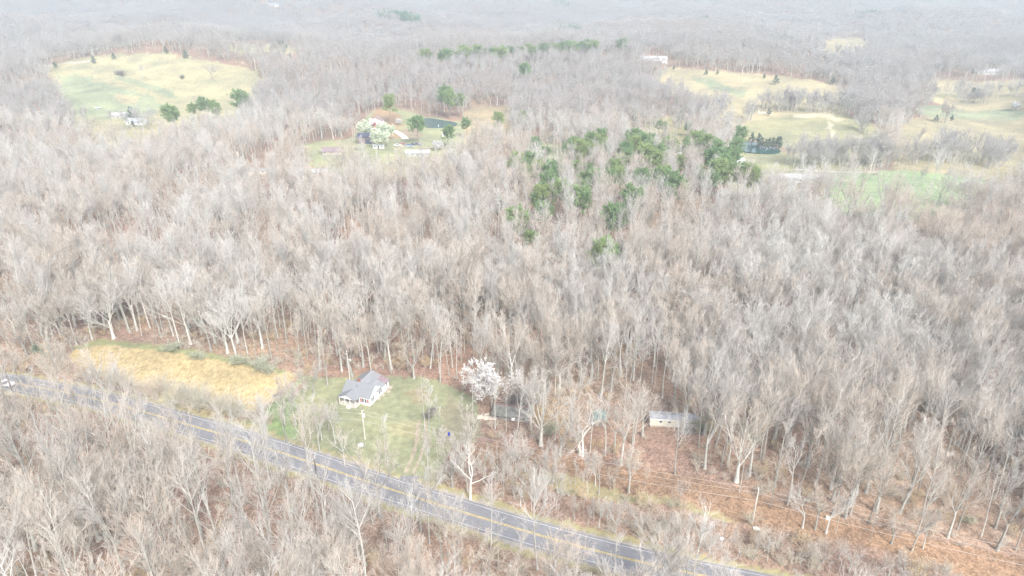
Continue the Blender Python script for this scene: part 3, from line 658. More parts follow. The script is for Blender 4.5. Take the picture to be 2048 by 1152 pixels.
# ------------------------------------------------------------------ vehicles
def make_car(paint, label, kind='car'):
    t = empty('parked_' + kind, (0, 0, 0)); L, W = (4.6, 1.8) if kind == 'car' else (5.4, 1.95)
    h = L / 2; b = MB()
    if kind == 'car':
        prof = [(-h, .35), (h, .35), (h + .05, .65), (h - .1, .85), (.95, .98), (-1.6, 1.0), (-h, .9), (-h - .03, .6)]
        cab = [(.95, .98), (.35, 1.42), (-1.1, 1.42), (-1.65, 1.0)]
    else:
        prof = [(-h, .45), (h, .45), (h + .05, .8), (h - .1, 1.05), (1.25, 1.15), (-h, 1.12)]
        cab = [(1.2, 1.15), (.65, 1.82), (-.6, 1.82), (-.75, 1.12)]
    b.prism([(p[0], -W / 2, p[1]) for p in prof], (0, W, 0)); b.build('body', M[paint], t)
    b = MB(); b.prism([(p[0], -W / 2 + .1, p[1]) for p in cab], (0, W - .2, 0)); c = b.build('window_band', M['glass'], t)
    b = MB(); z = cab[1][1]; b.box(cab[2][0] - .08, -W / 2 + .14, z, cab[1][0] + .05, W / 2 - .14, z + .05)
    b.build('roof', M[paint], t)
    for sx in (-h * .62, h * .62):
        for sy in (-W / 2 - .02, W / 2 - .2):
            b = MB(); b.tube([(sx, sy, .33), (sx, sy + .22, .33)], .33, 12); w = b.build('wheel', M['black'], t)
            b = MB(); yy = sy - .01 if sy < 0 else sy + .22; b.tube([(sx, yy, .33), (sx, yy + .01, .33)], .17, 8); b.build('rim', M['pipe'], w)
    for sy in (-W / 2 + .15, W / 2 - .5):
        b = MB(); b.box(h - .02, sy, prof[2][1], h + .06, sy + .35, prof[2][1] + .16); b.build('headlight', M['can'], t)
    tag(t, label, kind); return t
def place_car(paint, label, px, py, rot, kind='car', group=None, lift=0.0):
    t = make_car(paint, label, kind); x, y, z = at(px, py); t.location = (x, y, z + lift); t.rotation_euler = (0, 0, R(rot))
    if group: t['group'] = group
cx_, cy_, _ = at(8, 776); rs = math.degrees(math.atan(float(road_slope(cx_))))
t = make_car('white_car', 'white pickup truck driving on the road at the left edge', 'pickup'); t.name = 'white_pickup'
ox = cx_ + .2; n_ = 1.75; sl = float(road_slope(ox)); q = 1 / math.sqrt(1 + sl * sl)
t.location = (ox + n_ * sl * q, float(road_y(ox)) - n_ * q, gz(ox, float(road_y(ox))) + .11); t.rotation_euler = (0, 0, R(rs + 180))
JG = 'junk cars parked by the farm lane'
for a in [('dark_car', 'dark car beside the white garage door', 743, 252, 20, 'car', None), ('red_car', 'red truck parked in front of the white garage', 750, 249, 80, 'pickup', None),
          ('red_car', 'dark red car at the left of the junk car row', 805, 289, 10, 'car', JG), ('silver_car', 'silver car at the front of the junk car row', 812, 294, 5, 'car', JG),
          ('blue_car', 'blue car near the middle of the junk car row', 818, 292, 15, 'car', JG), ('dark_car', 'dark car at the back of the junk car row', 826, 290, 20, 'car', JG),
          ('silver_car', 'pale grey car near the right of the junk car row', 822, 295, 0, 'car', JG), ('blue_car', 'blue pickup toward the right end of the junk car row', 834, 290, 170, 'pickup', JG),
          ('white_car', 'white van-like pickup at the left end of the junk car row', 795, 292, 0, 'pickup', JG), ('dark_car', 'dark pickup below the hidden cabin in the woods', 577, 345, 15, 'pickup', None),
          ('white_car', 'white pickup beside the left pasture farm shed', 196, 217, 5, 'pickup', None)]:
    place_car(*a)

# ------------------------------------------------------------------ small things on the ground
def small(name, px, py, label, cat, fn, mt, rot=0):
    x, y, z = at(px, py); b = MB(); fn(b); o = b.build(name, M[mt]); o.location = (x, y, z); o.rotation_euler = (0, 0, R(rot)); tag(o, label, cat); return o
small('barrel', 898, 871, 'small blue barrel at the wood edge right of the track', 'barrel', lambda b: b.tube([(0, 0, 0), (0, 0, .12), (0, 0, .5), (0, 0, .9), (0, 0, 1.0)], [.3, .33, .36, .33, .3], 14), 'blue')
small('well_cover', 722, 891, 'pale round concrete well cover under the roadside trees near the transformer pole', 'well cover', lambda b: (b.tube([(0, 0, 0), (0, 0, .35)], 0.8, 24), b.tube([(0, 0, .35), (0, 0, .45)], .65, 24)), 'concrete')
def crumple(w, h, s):
    def f(b):
        rr = random.Random(s); n = 5
        g_ = [[(w * (i / n - .5) + rr.uniform(-.1, .1), h * (j / n - .5) + rr.uniform(-.1, .1), rr.uniform(.05, .45)) for j in range(n + 1)] for i in range(n + 1)]
        for i in range(n):
            for j in range(n): b.prism([g_[i][j], g_[i + 1][j], g_[i + 1][j + 1], g_[i][j + 1]], (0, 0, .05))
    return f
small('plastic_sheet', 1513, 1059, 'crumpled white plastic sheet right beside the pale utility pole', 'plastic sheet', crumple(1.5, 1.0, 1), 'plastic', -20)
small('plastic_bag', 1444, 1079, 'white plastic bag among roadside trees left of the pale utility pole', 'plastic bag', crumple(.9, .8, 2), 'plastic', 30)
small('plastic_bag', 1020, 1133, 'white scrap of plastic in the litter just below the road', 'plastic bag', crumple(.6, .6, 3), 'plastic', 30)
small('tree_stump', 1655, 1037, 'pale cut stump in the orange litter strip', 'stump', lambda b: b.tube([(0, 0, 0), (0, 0, .25), (0, 0, .5)], [.62, .5, .47], 12), 'cream_wood')
small('tyre', 551, 792, 'black tyre lying at the corner of the stubble field', 'tyre', lambda b: (b.tube([(.42 * math.cos(a * .5236), .42 * math.sin(a * .5236), .2) for a in range(13)], .16, 8)), 'black')
small('pipe_gate', 1530, 228, 'white pipe gate in the fence line between two right pastures', 'gate', lambda b: (b.tube([(-6, 0, 1.6), (6, 0, 1.6)], .2, 6), b.tube([(-6, 0, 0), (-6, 0, 3.2)], .25, 6), b.tube([(6, 0, 0), (6, 0, 1.7)], .2, 6), b.tube([(-6, 0, .8), (6, 0, .8)], .12, 6)), 'white_trim')
small('water_tank', 741, 241, 'small white tank on the bank behind the white garage', 'tank', lambda b: b.tube([(-1.2, 0, 1), (1.2, 0, 1)], 1.0, 12), 'can')
small('fallen_log', 790, 650, 'pale fallen log on the litter slope above the farmhouse', 'log', lambda b: b.tube([(-4, 0, .3), (0, .3, .35), (4, -.2, .3)], [.25, .2, .12], 8), 'wood')
small('fallen_log', 985, 1123, 'pale fallen trunk lying below the road near the bottom', 'log', lambda b: b.tube([(-4, 1, .3), (0, .2, .4), (4, -1, .3)], [.22, .18, .1], 8), 'wood')
small('fountain', 877, 254, 'small white fountain jet near the dam of the far pond', 'fountain', lambda b: b.tube([(0, 0, 0), (0, 0, 1.0), (0, 0, 2.6)], [.5, .25, .1], 8), 'white_trim')

# ------------------------------------------------------------------ poles and cables
def pole(px, py, h, label, mt='pole', arm=True, can=False, lamp=False, rot=-20, lean=0.0):
    x, y, z = at(px, py); t = empty('utility_pole', (x, y, z), R(rot)); tag(t, label, 'utility pole')
    b = MB(); b.tube([(0, 0, -.1), (lean * .5, 0, h * .5), (lean, 0, h)], [.21, .18, .14], 10); b.build('pole', M[mt], t)
    if arm:
        b = MB(); b.box(lean - .06, -1.1, h - .55, lean + .06, 1.1, h - .42); a = b.build('crossarm', M['wood'], t)
        for yy in (-1, 0, 1):
            b = MB(); zz = h if yy == 0 else h - .42; b.tube([(lean, yy * 1.0, zz), (lean, yy * 1.0, zz + .1), (lean, yy * 1.0, zz + .22)], [.05, .08, .04], 8); b.build('insulator', M['can'], a)
    if can:
        b = MB(); b.tube([(lean + .4, 0, h - 2.0), (lean + .4, 0, h - 1.0)], .34, 14); b.tube([(lean + .4, 0, h - 1.0), (lean + .4, 0, h - .82)], [.34, .12], 14); b.build('transformer', M['can'], t)
    if lamp:
        b = MB(); b.tube([(lean, 0, h * .72), (lean + 1.0, 0, h * .75)], .04, 6); b.tube([(lean + 1.0, 0, h * .75), (lean + 1.0, 0, h * .72)], [.12, .26], 10); b.build('yard_lamp', M['can'], t)
    return Vector((x, y, z + h))
P1 = pole(730, 878, 9.6, 'thin utility pole with white transformer can on the front lawn', can=True)
P2 = pole(1504, 1047, 10.4, 'pale utility pole standing at the lower edge of the orange litter strip', can=False)
P0 = pole(26, 786, 10.5, 'dark vine-covered utility pole beside the white car at the left edge', 'dark_pole')
PH = pole(700, 761, 10.8, 'grey utility pole with yard lamp behind the farmhouse', lamp=True)
x3, y3 = P2.x + 99, P2.y - 33
pole(637, 966, 9.5, 'dark leaning pole at the near edge of the road, left of middle', 'dark_pole', arm=False, lean=-.4)
pole(706, 278, 11, 'left of two far utility poles beside the pear trees', arm=False)
pole(710, 279, 11, 'right of two far utility poles beside the pear trees, with lamp', arm=False, lamp=True)
pole(1478, 319, 11, 'pale utility pole in front of the grey blue pond', arm=False)
def cable(pts, off, dz, sag, label, r=.028, grp='power cables along the litter strip'):
    P = []
    for a, b in zip(pts, pts[1:]):
        for k in range(16): t = k / 16; p = a.lerp(b, t); P.append((p.x + off * .34, p.y + off, p.z + dz - 4 * sag * t * (1 - t)))
    p = pts[-1]; P.append((p.x + off * .34, p.y + off, p.z + dz))
    b = MB(); b.tube(P, r, 5); o = b.build('power_cable', M['cable']); tag(o, label, 'cable', grp)
P3 = Vector((x3, y3, gz(x3, y3) + 10.4)); line = [P0 + (P0 - P1) * .9, P0, P1, P2, P3]
cable(line, 0.0, .2, 1.4, 'topmost power cable slung between the utility poles')
cable(line, -1.0, -.22, 1.7, 'near side power cable on the crossarm ends', .026)
cable(line, -.05, -3.2, 2.0, 'dark low telephone cable under the power cables', .035)
cable([P1, PH], 0, -1.2, .8, 'service cable from the transformer pole to the pole behind the farmhouse', .02, 'service cables')

# ------------------------------------------------------------------ tree shapes
def unit(v): return v / np.maximum(np.linalg.norm(v, axis=-1, keepdims=True), 1e-9)
def perp(t, rng):
    r = rng.normal(size=t.shape); r -= (r * t).sum(-1, keepdims=True) * t; return unit(r)

def shoots(P, Rr, n, t0, t1, ang, angsd, length, npts, r0, r1, up, wob, rng, flat=0.0, tpow=1.0):
    """n side shoots on every polyline of P (N,k,3). Returns polylines and radii."""
    N, k, _ = P.shape; idx = np.repeat(np.arange(N), n)
    t = (np.tile(np.arange(n), N) + rng.rand(N * n)) / n; t = t0 + (t1 - t0) * t ** tpow
    s = t * (k - 1); i = np.minimum(s.astype(int), k - 2); f = (s - i)[:, None]
    A, B = P[idx, i], P[idx, i + 1]; pos = A + (B - A) * f; tan = unit(B - A)
    par = Rr[idx, i] * (1 - f[:, 0]) + Rr[idx, i + 1] * f[:, 0]
    a = np.radians(ang + angsd * rng.normal(size=N * n))[:, None]
    d = unit(tan * np.cos(a) + perp(tan, rng) * np.sin(a))
    L = length(t, idx) if callable(length) else length * np.ones(N * n)
    L = L * (0.75 + 0.5 * rng.rand(N * n))
    Q = np.zeros((N * n, npts, 3)); Q[:, 0] = pos
    for j in range(1, npts):
        d = unit(d + np.array([0, 0, up / (npts - 1)]) + wob * rng.normal(size=d.shape))
        if flat: d[:, 2] *= 1 - flat; d = unit(d)
        Q[:, j] = Q[:, j - 1] + d * (L / (npts - 1))[:, None]
    rs = np.minimum(r0, par * .75)[:, None] if np.ndim(r0) == 0 else r0[:, None]
    w = np.linspace(0, 1, npts)[None, :]
    return Q, rs * (1 - w) + np.minimum(r1, rs) * w, L, t

def tubes(sets):
    V = []; F = []; base = 0
    for P, Rr, s in sets:
        N, k, _ = P.shape
        T = np.empty_like(P); T[:, 1:-1] = P[:, 2:] - P[:, :-2]; T[:, 0] = P[:, 1] - P[:, 0]; T[:, -1] = P[:, -1] - P[:, -2]; T = unit(T)
        ref = np.where(np.abs(T[:, :1, 2:3]) > .9, np.array([1., 0, 0]), np.array([0, 0, 1.])) * np.ones_like(T)
        A = unit(np.cross(T, ref)); B = np.cross(T, A)
        th = np.arange(s) * 2 * np.pi / s
        ring = P[:, :, None] + (A[:, :, None] * np.cos(th)[None, None, :, None] + B[:, :, None] * np.sin(th)[None, None, :, None]) * Rr[:, :, None, None]
        V.append(ring.reshape(-1, 3))
        n = np.arange(N)[:, None, None] * k * s; j = np.arange(k - 1)[None, :, None] * s; q = np.arange(s)[None, None, :]; q2 = (q + 1) % s
        o = base + n + j; F.append(np.stack([o + q, o + q2, o + s + q2, o + s + q], -1).reshape(-1, 4)); base += N * k * s
    return np.concatenate(V), np.concatenate(F)

def trunk_line(H, r, rng, n=9, wob=.025, top=.02, lean=0.0):
    P = np.zeros((1, n, 3)); d = np.array([lean, 0, 1.0])
    for j in range(1, n):
        d = unit(d + wob * rng.normal(size=3) * [1, 1, 0]); P[0, j] = P[0, j - 1] + d * H / (n - 1)
    w = np.linspace(0, 1, n); return P, (r * (1 - w) ** .8 + top)[None, :] * np.where(w == 0, 1.35, 1)[None, :]

def bare_tree(form, seed, lod):
    """returns (trunk sets, crown sets): lod 0 near, 1 middle, 2 far"""
    rng = np.random.RandomState(seed); tk = []; cr = []
    # amount of branching by level of detail
    nb, ntw, ntl = [(5, 4, 2), (5, 5, 2), (6, 5, 0)][lod]
    rt = [.011, .0165, .040][lod]; sides = 3
    if form == 'straight':
        H = 25; P, r = trunk_line(H * .96, .24, rng, n=11); tk.append((P, r, 7))
        Q, q, L, t = shoots(P, r, 16, .40, .97, 36, 8, lambda t, i: H * (.33 - .21 * ((t - .4) / .6)), 5, .115, .026, .55, .10, rng)
        heads = [(Q, q, L)]
    elif form == 'slender':
        H = 21; P, r = trunk_line(H * .97, .14, rng, wob=.03); tk.append((P, r, 6))
        Q, q, L, t = shoots(P, r, 11, .45, .97, 30, 8, lambda t, i: H * (.21 - .13 * ((t - .4) / .6)), 4, .05, .015, .35, .10, rng)
        heads = [(Q, q, L)]
    elif form == 'forked':
        H = 24; P, r = trunk_line(H * .42, .27, rng, n=6, top=.16); tk.append((P, r, 7))
        P2, r2, L2, _ = shoots(P, r, 4, .72, 1.0, 22, 7, H * .56, 8, .16, .035, .30, .07, rng); tk.append((P2, r2, 6))
        Q, q, L, t = shoots(P2, r2, 7, .22, .97, 31, 8, lambda t, i: H * (.25 - .13 * t), 5, .085, .022, .35, .11, rng)
        heads = [(Q, q, L)]
    elif form == 'broad':
        H = 21; P, r = trunk_line(H * .34, .32, rng, n=4, top=.2); tk.append((P, r, 8))
        P2, r2, L2, _ = shoots(P, r, 7, .55, 1.0, 40, 12, H * .62, 7, .15, .03, .42, .07, rng); tk.append((P2, r2, 6))
        Q, q, L, t = shoots(P2, r2, 7, .18, .97, 31, 8, lambda t, i: H * (.28 - .15 * t), 5, .075, .02, .3, .11, rng)
        heads = [(Q, q, L)]
        nb = max(4, nb - 1); ntw = max(3, ntw - 1)
    elif form == 'sycamore':
        H = 21; P, r = trunk_line(H * .5, .26, rng, n=6, top=.15, wob=.06); tk.append((P, r, 8))
        P2, r2, L2, _ = shoots(P, r, 4, .55, 1.0, 40, 10, H * .5, 8, .14, .03, .5, .16, rng); tk.append((P2, r2, 6))
        Q, q, L, t = shoots(P2, r2, 6, .25, .97, 50, 10, lambda t, i: H * (.24 - .12 * t), 5, .055, .016, .2, .2, rng)
        heads = [(Q, q, L)]; nb = max(3, nb - 3)
    for Q, q, L in heads:
        (tk if lod == 0 else tk).append((Q, q, 5 if lod == 0 else 4))
        B, b, Lb, t = shoots(Q, q, nb, .15, .98, 30, 9, lambda t, i: L[i] * (.62 - .30 * t), 4 if lod < 2 else 3, .034 if lod < 2 else .06, max(rt, .014), .34, .10, rng)
        cr.append((B, b, 3))
        T, tt, Lt, _ = shoots(B, b, ntw, .12, 1.0, 28, 9, lambda t, i: Lb[i] * (.66 - .25 * t), 3 if lod < 2 else 2, rt * 1.35, rt * .8, .24, .10, rng)
        cr.append((T, tt, 3))
        if ntl:
            U, uu, _, _ = shoots(T, tt, ntl, .2, 1.0, 26, 9, lambda t, i: Lt[i] * .66, 2, rt, rt * .6, .3, .06, rng)
            cr.append((U, uu, 3))
    return tk, cr, H

def leaf_quads(C, size, rng, elong=1.6, up=0.0):
    """many small leaf faces at points C"""
    n = len(C); a = unit(rng.normal(size=(n, 3)) + [0, 0, up]); b = perp(a, rng)
    s = size * (0.6 + 0.8 * rng.rand(n))[:, None]
    V = np.stack([C - a * s * elong / 2, C + b * s / 2, C + a * s * elong / 2, C - b * s / 2], 1).reshape(-1, 3)
    F = np.arange(4 * n).reshape(-1, 4); return V, F

def join(parts):
    V = []; F = []; b = 0
    for v, f in parts: V.append(v); F.append(f + b); b += len(v)
    return np.concatenate(V), np.concatenate(F)

def pine(seed, H=17, n=1.0, cone=False, size=.34):
    rng = np.random.RandomState(seed)
    P, r = trunk_line(H * .97, .20, rng, wob=.02)
    lo = .12 if cone else .45
    prof = (lambda t, i: H * .20 * np.clip((1.03 - t), .05, 1) * (1.1 if cone else 1) + .3) if cone else (lambda t, i: H * (.04 + .235 * np.sin(np.clip((1.08 - t) / .66, 0, 1) * 2.1)))
    Q, q, L, t = shoots(P, r, int((34 if cone else 30) * max(n, .6)), lo, .985, 68 if not cone else 60, 10, prof, 4, .05, .015, .25 if not cone else .5, .12, rng)
    B, b, Lb, _ = shoots(Q, q, 5, .3, 1.0, 45, 12, lambda t, i: L[i] * .42, 3, .02, .012, .3, .12, rng)
    pts = []
    for (S, k) in ((B, int(15 * n)), (Q, int(22 * n))):
        idx = np.repeat(np.arange(len(S)), k); tt = .35 + .65 * rng.rand(len(idx)); s_ = tt * (S.shape[1] - 1); i = np.minimum(s_.astype(int), S.shape[1] - 2); f = (s_ - i)[:, None]
        c = S[idx, i] * (1 - f) + S[idx, i + 1] * f + rng.normal(size=(len(idx), 3)) * (.22 if not cone else .15)
        pts.append(c)
    C = np.concatenate(pts); V, F = leaf_quads(C, size, rng, 1.7, .4)
    tV, tF = tubes([(P, r, 7), (Q, q, 3)]); return (tV, tF), (V, F)

def flowering(seed, H, spread, mat_sz, dense, top_only, petals):
    rng = np.random.RandomState(seed); P, r = trunk_line(H * .3, .2, rng, n=4, top=.13)
    P2, r2, _, _ = shoots(P, r, 10, .5, 1, 34, 14, H * .66, 6, .11, .02, .35, .08, rng)
    Q, q, L, _ = shoots(P2, r2, 8, .2, .98, 42, 10, lambda t, i: spread * (.5 - .25 * t), 4, .045, .012, .2, .12, rng)
    B, b, Lb, _ = shoots(Q, q, 7, .2, 1, 40, 12, lambda t, i: L[i] * .5, 3, .018, .01, .2, .12, rng)
    T, tt_, _, _ = shoots(B, b, 3, .2, 1, 40, 12, lambda t, i: Lb[i] * .6, 2, .012, .008, .1, .12, rng)
    k = petals; idx = np.repeat(np.arange(len(T)), k); f = rng.rand(len(idx), 1); C = T[idx, 0] * (1 - f) + T[idx, 1] * f + rng.normal(size=(len(idx), 3)) * .07
    if top_only: C = C[(C[:, 2] > H * .42 + rng.normal(size=len(C)) * 1.2)]
    V, F = leaf_quads(C, mat_sz, rng, 1.2, .5)
    return tubes([(P, r, 7), (P2, r2, 6), (Q, q, 4)]), tubes([(B, b, 3), (T, tt_, 3)]), (V, F)

def bush(seed, H=3.0, n=9, r=.02, ntw=5):
    rng = np.random.RandomState(seed); N = n
    P = np.zeros((N, 4, 3)); a = rng.rand(N) * 6.28; sp = .25 + .5 * rng.rand(N)
    d = unit(np.stack([np.cos(a) * sp, np.sin(a) * sp, np.ones(N)], 1)); P[:, 0] = rng.normal(size=(N, 3)) * [.3, .3, 0]
    for j in range(1, 4): d = unit(d + .15 * rng.normal(size=d.shape)); P[:, j] = P[:, j - 1] + d * H / 3 * (.7 + .5 * rng.rand(N))[:, None]
    rr = np.linspace(.04, .012, 4)[None, :] * np.ones((N, 1))
    Q, q, L, _ = shoots(P, rr, 6, .15, 1, 40, 12, H * .42, 3, r, r * .7, .2, .15, rng)
    B, b, _, _ = shoots(Q, q, ntw, .1, 1, 38, 12, H * .2, 2, r * .9, r * .6, .1, .1, rng)
    return [(P, rr, 4), (Q, q, 3), (B, b, 3)], B

def mesh_of(name, VF, m, smooth=False): return np_mesh(name, VF[0], VF[1], M[m], smooth)
def obj_of(name, me, parent=None, link=True):
    o = bpy.data.objects.new(name, me)
    if link: COL.objects.link(o)
    if parent: o.parent = parent
    return o

FORMS = ['straight', 'straight', 'straight', 'forked', 'forked', 'forked', 'broad', 'broad', 'slender', 'slender', 'slender', 'straight']
ADJ = {'straight': 'tall straight', 'forked': 'forked', 'broad': 'broad spreading', 'slender': 'slender'}
near_meshes = []
for i, f in enumerate(FORMS):
    tk, cr, H = bare_tree(f, 100 + i, 0)
    near_meshes.append((f, mesh_of('trunk', tubes(tk), 'bark', True), mesh_of('crown', tubes(cr), 'twig'), H))

# ------------------------------------------------------------------ where the trees stand
RNG = np.random.RandomState(77)
Z5 = lambda L: [(980 + a / 3.531, 240 + b / 3.531, s) for a, b, s in L]
pines = Z5([(190, 225, 1), (300, 220, .95), (330, 280, 1), (430, 295, 1), (410, 360, 1), (490, 415, 1.05), (360, 450, .95), (390, 575, .85), (620, 285, .8), (650, 365, .85), (745, 335, 1), (640, 475, 1.1), (600, 120, 1), (640, 140, 1),
    (700, 85, 1), (695, 155, .9), (790, 60, .95), (790, 95, 1), (820, 160, .8), (1015, 60, 1.1), (1120, 90, 1.1), (1040, 110, 1.1), (990, 195, 1), (1100, 175, 1.1), (1200, 175, 1.1), (1160, 210, 1), (1300, 120, 1), (1260, 115, .9), (1470, 85, 1.15), (1540, 100, 1.1),
    (1600, 140, 1.15), (1640, 190, 1.15), (1660, 240, 1.1), (1620, 280, 1.1), (1680, 280, 1), (1740, 120, .95), (1730, 200, .9), (1780, 300, 1), (1850, 315, 1.05), (1570, 360, .9), (1490, 320, .75), (880, 270, 1), (900, 320, .95), (850, 350, .9), (1060, 340, 1),
    (1230, 310, 1.05), (1270, 360, 1.1), (1320, 400, 1.05), (1180, 350, .9), (1010, 455, 1.15), (885, 580, 1.1), (870, 640, .85), (180, 620, 1.05), (300, 790, .75), (790, 835, 1.1), (835, 870, .9), (320, 120, .7), (400, 190, .5), (1200, 0, .6), (1230, 12, .6), (1400, 10, .55), (1780, 40, .9)])
pines += Z5([(240, 262, .85), (270, 330, .8), (450, 350, .85), (520, 450, .75), (690, 300, .7), (780, 380, .8), (930, 240, .85), (950, 150, 1), (1070, 80, .9), (1150, 130, 1), (1240, 190, .9), (1350, 250, .8), (1420, 120, 1), (1500, 60, .8), (1560, 200, 1.05), (1700, 340, .85), (1880, 350, .9), (1020, 540, .8), (820, 890, .8), (1290, 440, .85), (660, 420, .8), (200, 680, .85), (345, 500, .8), (560, 170, .8)])
pines += [(776, 188, 1.2), (889, 171, 1.3), (897, 180, 1.2), (919, 187, 1), (832, 231, 1.05), (894, 250, .85), (933, 234, .8), (997, 225, .95), (1047, 222, .8), (1069, 274, .8), (1090, 293, .6),
    (333, 208, 1.15), (344, 213, 1.0), (406, 195, 1.0), (430, 205, .9), (420, 200, .9), (382, 206, .8), (474, 181, 1.25), (482, 184, 1.1), (1053, 124, 1.3), (1047, 130, 1.1)]
ridge = [(850, 96), (886, 97), (900, 96), (926, 92), (933, 94), (952, 90), (958, 93), (984, 94), (990, 92), (1000, 93), (1020, 90), (1040, 90), (1056, 88), (1066, 92), (1084, 88), (1098, 86), (1112, 84), (1124, 82), (1136, 82), (1148, 84), (1162, 82), (1174, 80), (1186, 80), (1243, 78), (1252, 78)]
cedars = Z5([(155, 375, .8), (580, 420, .8), (490, 735, .8), (540, 815, .95), (490, 900, .75), (935, 850, 1.1), (155, 830, 1.0), (60, 535, 1.3), (1860, 80, 1.1), (1905, 88, 1.0), (440, 70, 1.3), (540, 115, 1.1)])
cedars += [(1520, 276, .9), (1527, 273, 1), (1534, 276, 1), (1541, 274, 1.0), (1549, 273, 1.0), (1556, 272, 1.05), (1562, 271, 1.05), (1548, 280, .8), (1560, 280, .8), (1259, 222, 1.5), (1268, 219, 1.6), (1276, 226, 1.4), (1250, 228, 1.2), (1358, 222, 1.2), (1365, 218, 1.3),
    (1440, 250, .8), (258, 212, 1.5), (263, 240, .7), (108, 122, 1.0), (184, 110, 1.1), (224, 102, 1.1), (330, 90, 1.2), (368, 97, 1.3),
    (1876, 228, .8), (1906, 228, .7), (1985, 355, .6), (545, 80, 1.4), (560, 80, 1.3), (568, 79, 1.4), (668, 81, 1.2), (682, 80, 1.3), (1303, 132, .9), (1310, 131, .8), (1348, 129, .7), (1414, 137, .8), (1436, 138, .7), (1530, 145, .8), (1555, 148, 1.3), (1668, 150, 1.2), (1872, 165, 1.3), (1950, 174, 1.4), (1960, 176, 1.2),
    (1540, 214, .9), (1352, 60, 1.3), (1392, 62, 1.4), (1400, 70, 1.0), (66, 688, .45), (84, 698, .45), (1958, 795, .6)]
EVER = []                                                   # x, y of every evergreen, kept clear of bare trees
for _px, _py, _s in pines: EVER.append(at(_px, _py + 1, 17 * 1.22 * _s)[:2])
for _px, _py in ridge: EVER.append(at(_px, _py + 1, 20)[:2])
for _px, _py, _s in cedars: EVER.append(at(_px, _py + 1, 8 * _s)[:2])
def scatter(y0, y1, step, side=.80, pad=25):
    ny = int((y1 - y0) / step) + 1; xs = []; ys = []
    for j in range(ny):
        y = y0 + j * step; w = side * y + pad; n = int(2 * w / step)
        xs.append(-w + (np.arange(n) + RNG.rand(n)) * step); ys.append(y + RNG.rand(n) * step)
    return np.concatenate(xs), np.concatenate(ys)

# (photo pixels the trees must not cover, box or polygon, only for trees nearer than y)
PROTECT = [([(676, 745), (700, 738), (790, 745), (800, 785), (760, 835), (676, 822)], 178), ([(930, 712), (1035, 712), (1035, 775), (930, 775)], 176),
           ([(1186, 815), (1216, 815), (1216, 855), (1186, 855)], 160), ([(1298, 826), (1386, 826), (1386, 853), (1298, 853)], 158),
           ([(180, 700), (430, 725), (540, 745), (540, 790), (430, 800), (260, 745)], 190), ([(0, 752), (30, 755), (30, 782), (0, 780)], 170),
           ([(700, 815), (745, 815), (745, 872), (700, 872)], 152), ([(1490, 975), (1522, 975), (1522, 1062), (1490, 1062)], 122),
           ([(1020, 898), (1240, 940), (1500, 1000), (1720, 1052), (2048, 1120), (2048, 1152), (1960, 1150), (1740, 1092), (1420, 1028), (1060, 960)], 133)]
BUILT = [(o.location.x, o.location.y) for o in COL.objects if o.parent is None and o.get('category') in ('house', 'garage', 'barn', 'shed', 'camper', 'cabin', 'mobile home')]

def keep_mask(x, y, z, h):
    ok = np.ones(len(x), bool)
    ok &= ~in_near_clearing(x, y, z)
    far = y > 260
    ok &= ~(far & in_far_clearing(x, y, z, h))
    off = road_off(x, y); ok &= ~((np.abs(off) < 6.5) & (y < 320))
    for poly, ymax in PROTECT:
        m = y < ymax
        for k in (.35, .5, .65, .8, .97):
            px, py, _ = project(x, y, z + h * k)
            hit = inpoly(px, py, poly) & m
            for s in (-2.2, 2.2):
                qx, qy, _ = project(x + s, y, z + h * k); hit |= inpoly(qx, qy, poly) & m
            ok &= ~hit
    for bx, by in EVER:
        ok &= ~((np.abs(x - bx * y / by) < 2.6) & (y < by + 2.5) & (y > by - (15 if by < 800 else 20)))
    for bx, by in BUILT:
        rad = np.where(by > 400, 17, 8.5); ok &= (x - bx) ** 2 + (y - by - 4) ** 2 > rad ** 2
        if by > 300: ok &= ~((np.abs(x - bx * y / by) < 8) & (y < by) & (y > by - 45))
    return ok

# near belt
x, y = scatter(80, 262, 5.6, .80, 65); z = ground(x, y); _o = road_off(x, y); h = np.where((_o > 0) & (_o < 22) & (x > 0) & (y < 160), 9.5, 23.0)
ok = keep_mask(x, y, z, h); off = road_off(x, y); px, py, dep = project(x, y, z)
# thinner belt of trees between the road and the lawn; trees just below the road stand back so the asphalt shows
strip_far = (off > 0) & (off < 26) & (y < 200)
thin = RNG.rand(len(x))
ok &= ~(strip_far & (px > 480) & (px < 1000))
ok &= ~((off < 0) & (off > -16) & (thin > .55))
ok &= ~((off < -16) & (off > -30) & (thin > .85))
ok &= ~((off > 0) & (off < 22) & (x > 0) & (y < 160))
near_xy = np.stack([x[ok], y[ok]], 1)
size_near = np.where((road_off(near_xy[:, 0], near_xy[:, 1]) > 0) & (road_off(near_xy[:, 0], near_xy[:, 1]) < 24) & (near_xy[:, 1] < 215), .62, 1.0)

stand = lambda x, y: sines(x, y, 70, 31) + .35 * np.clip(x / 80, -1, 1.5)
def kind_pick(x, y):
    s = stand(x, y) + .8 * RNG.normal(size=len(x)); k = np.empty(len(x), int)
    a = RNG.randint(0, 1000, len(x))
    strt, frk, brd, sld = [0, 1, 2, 11], [3, 4, 5], [6, 7], [8, 9, 10]
    for i in range(len(x)):
        L = brd if s[i] > .75 else frk if s[i] > 0 else strt if s[i] > -.7 else sld
        k[i] = L[a[i] % len(L)]
    return k

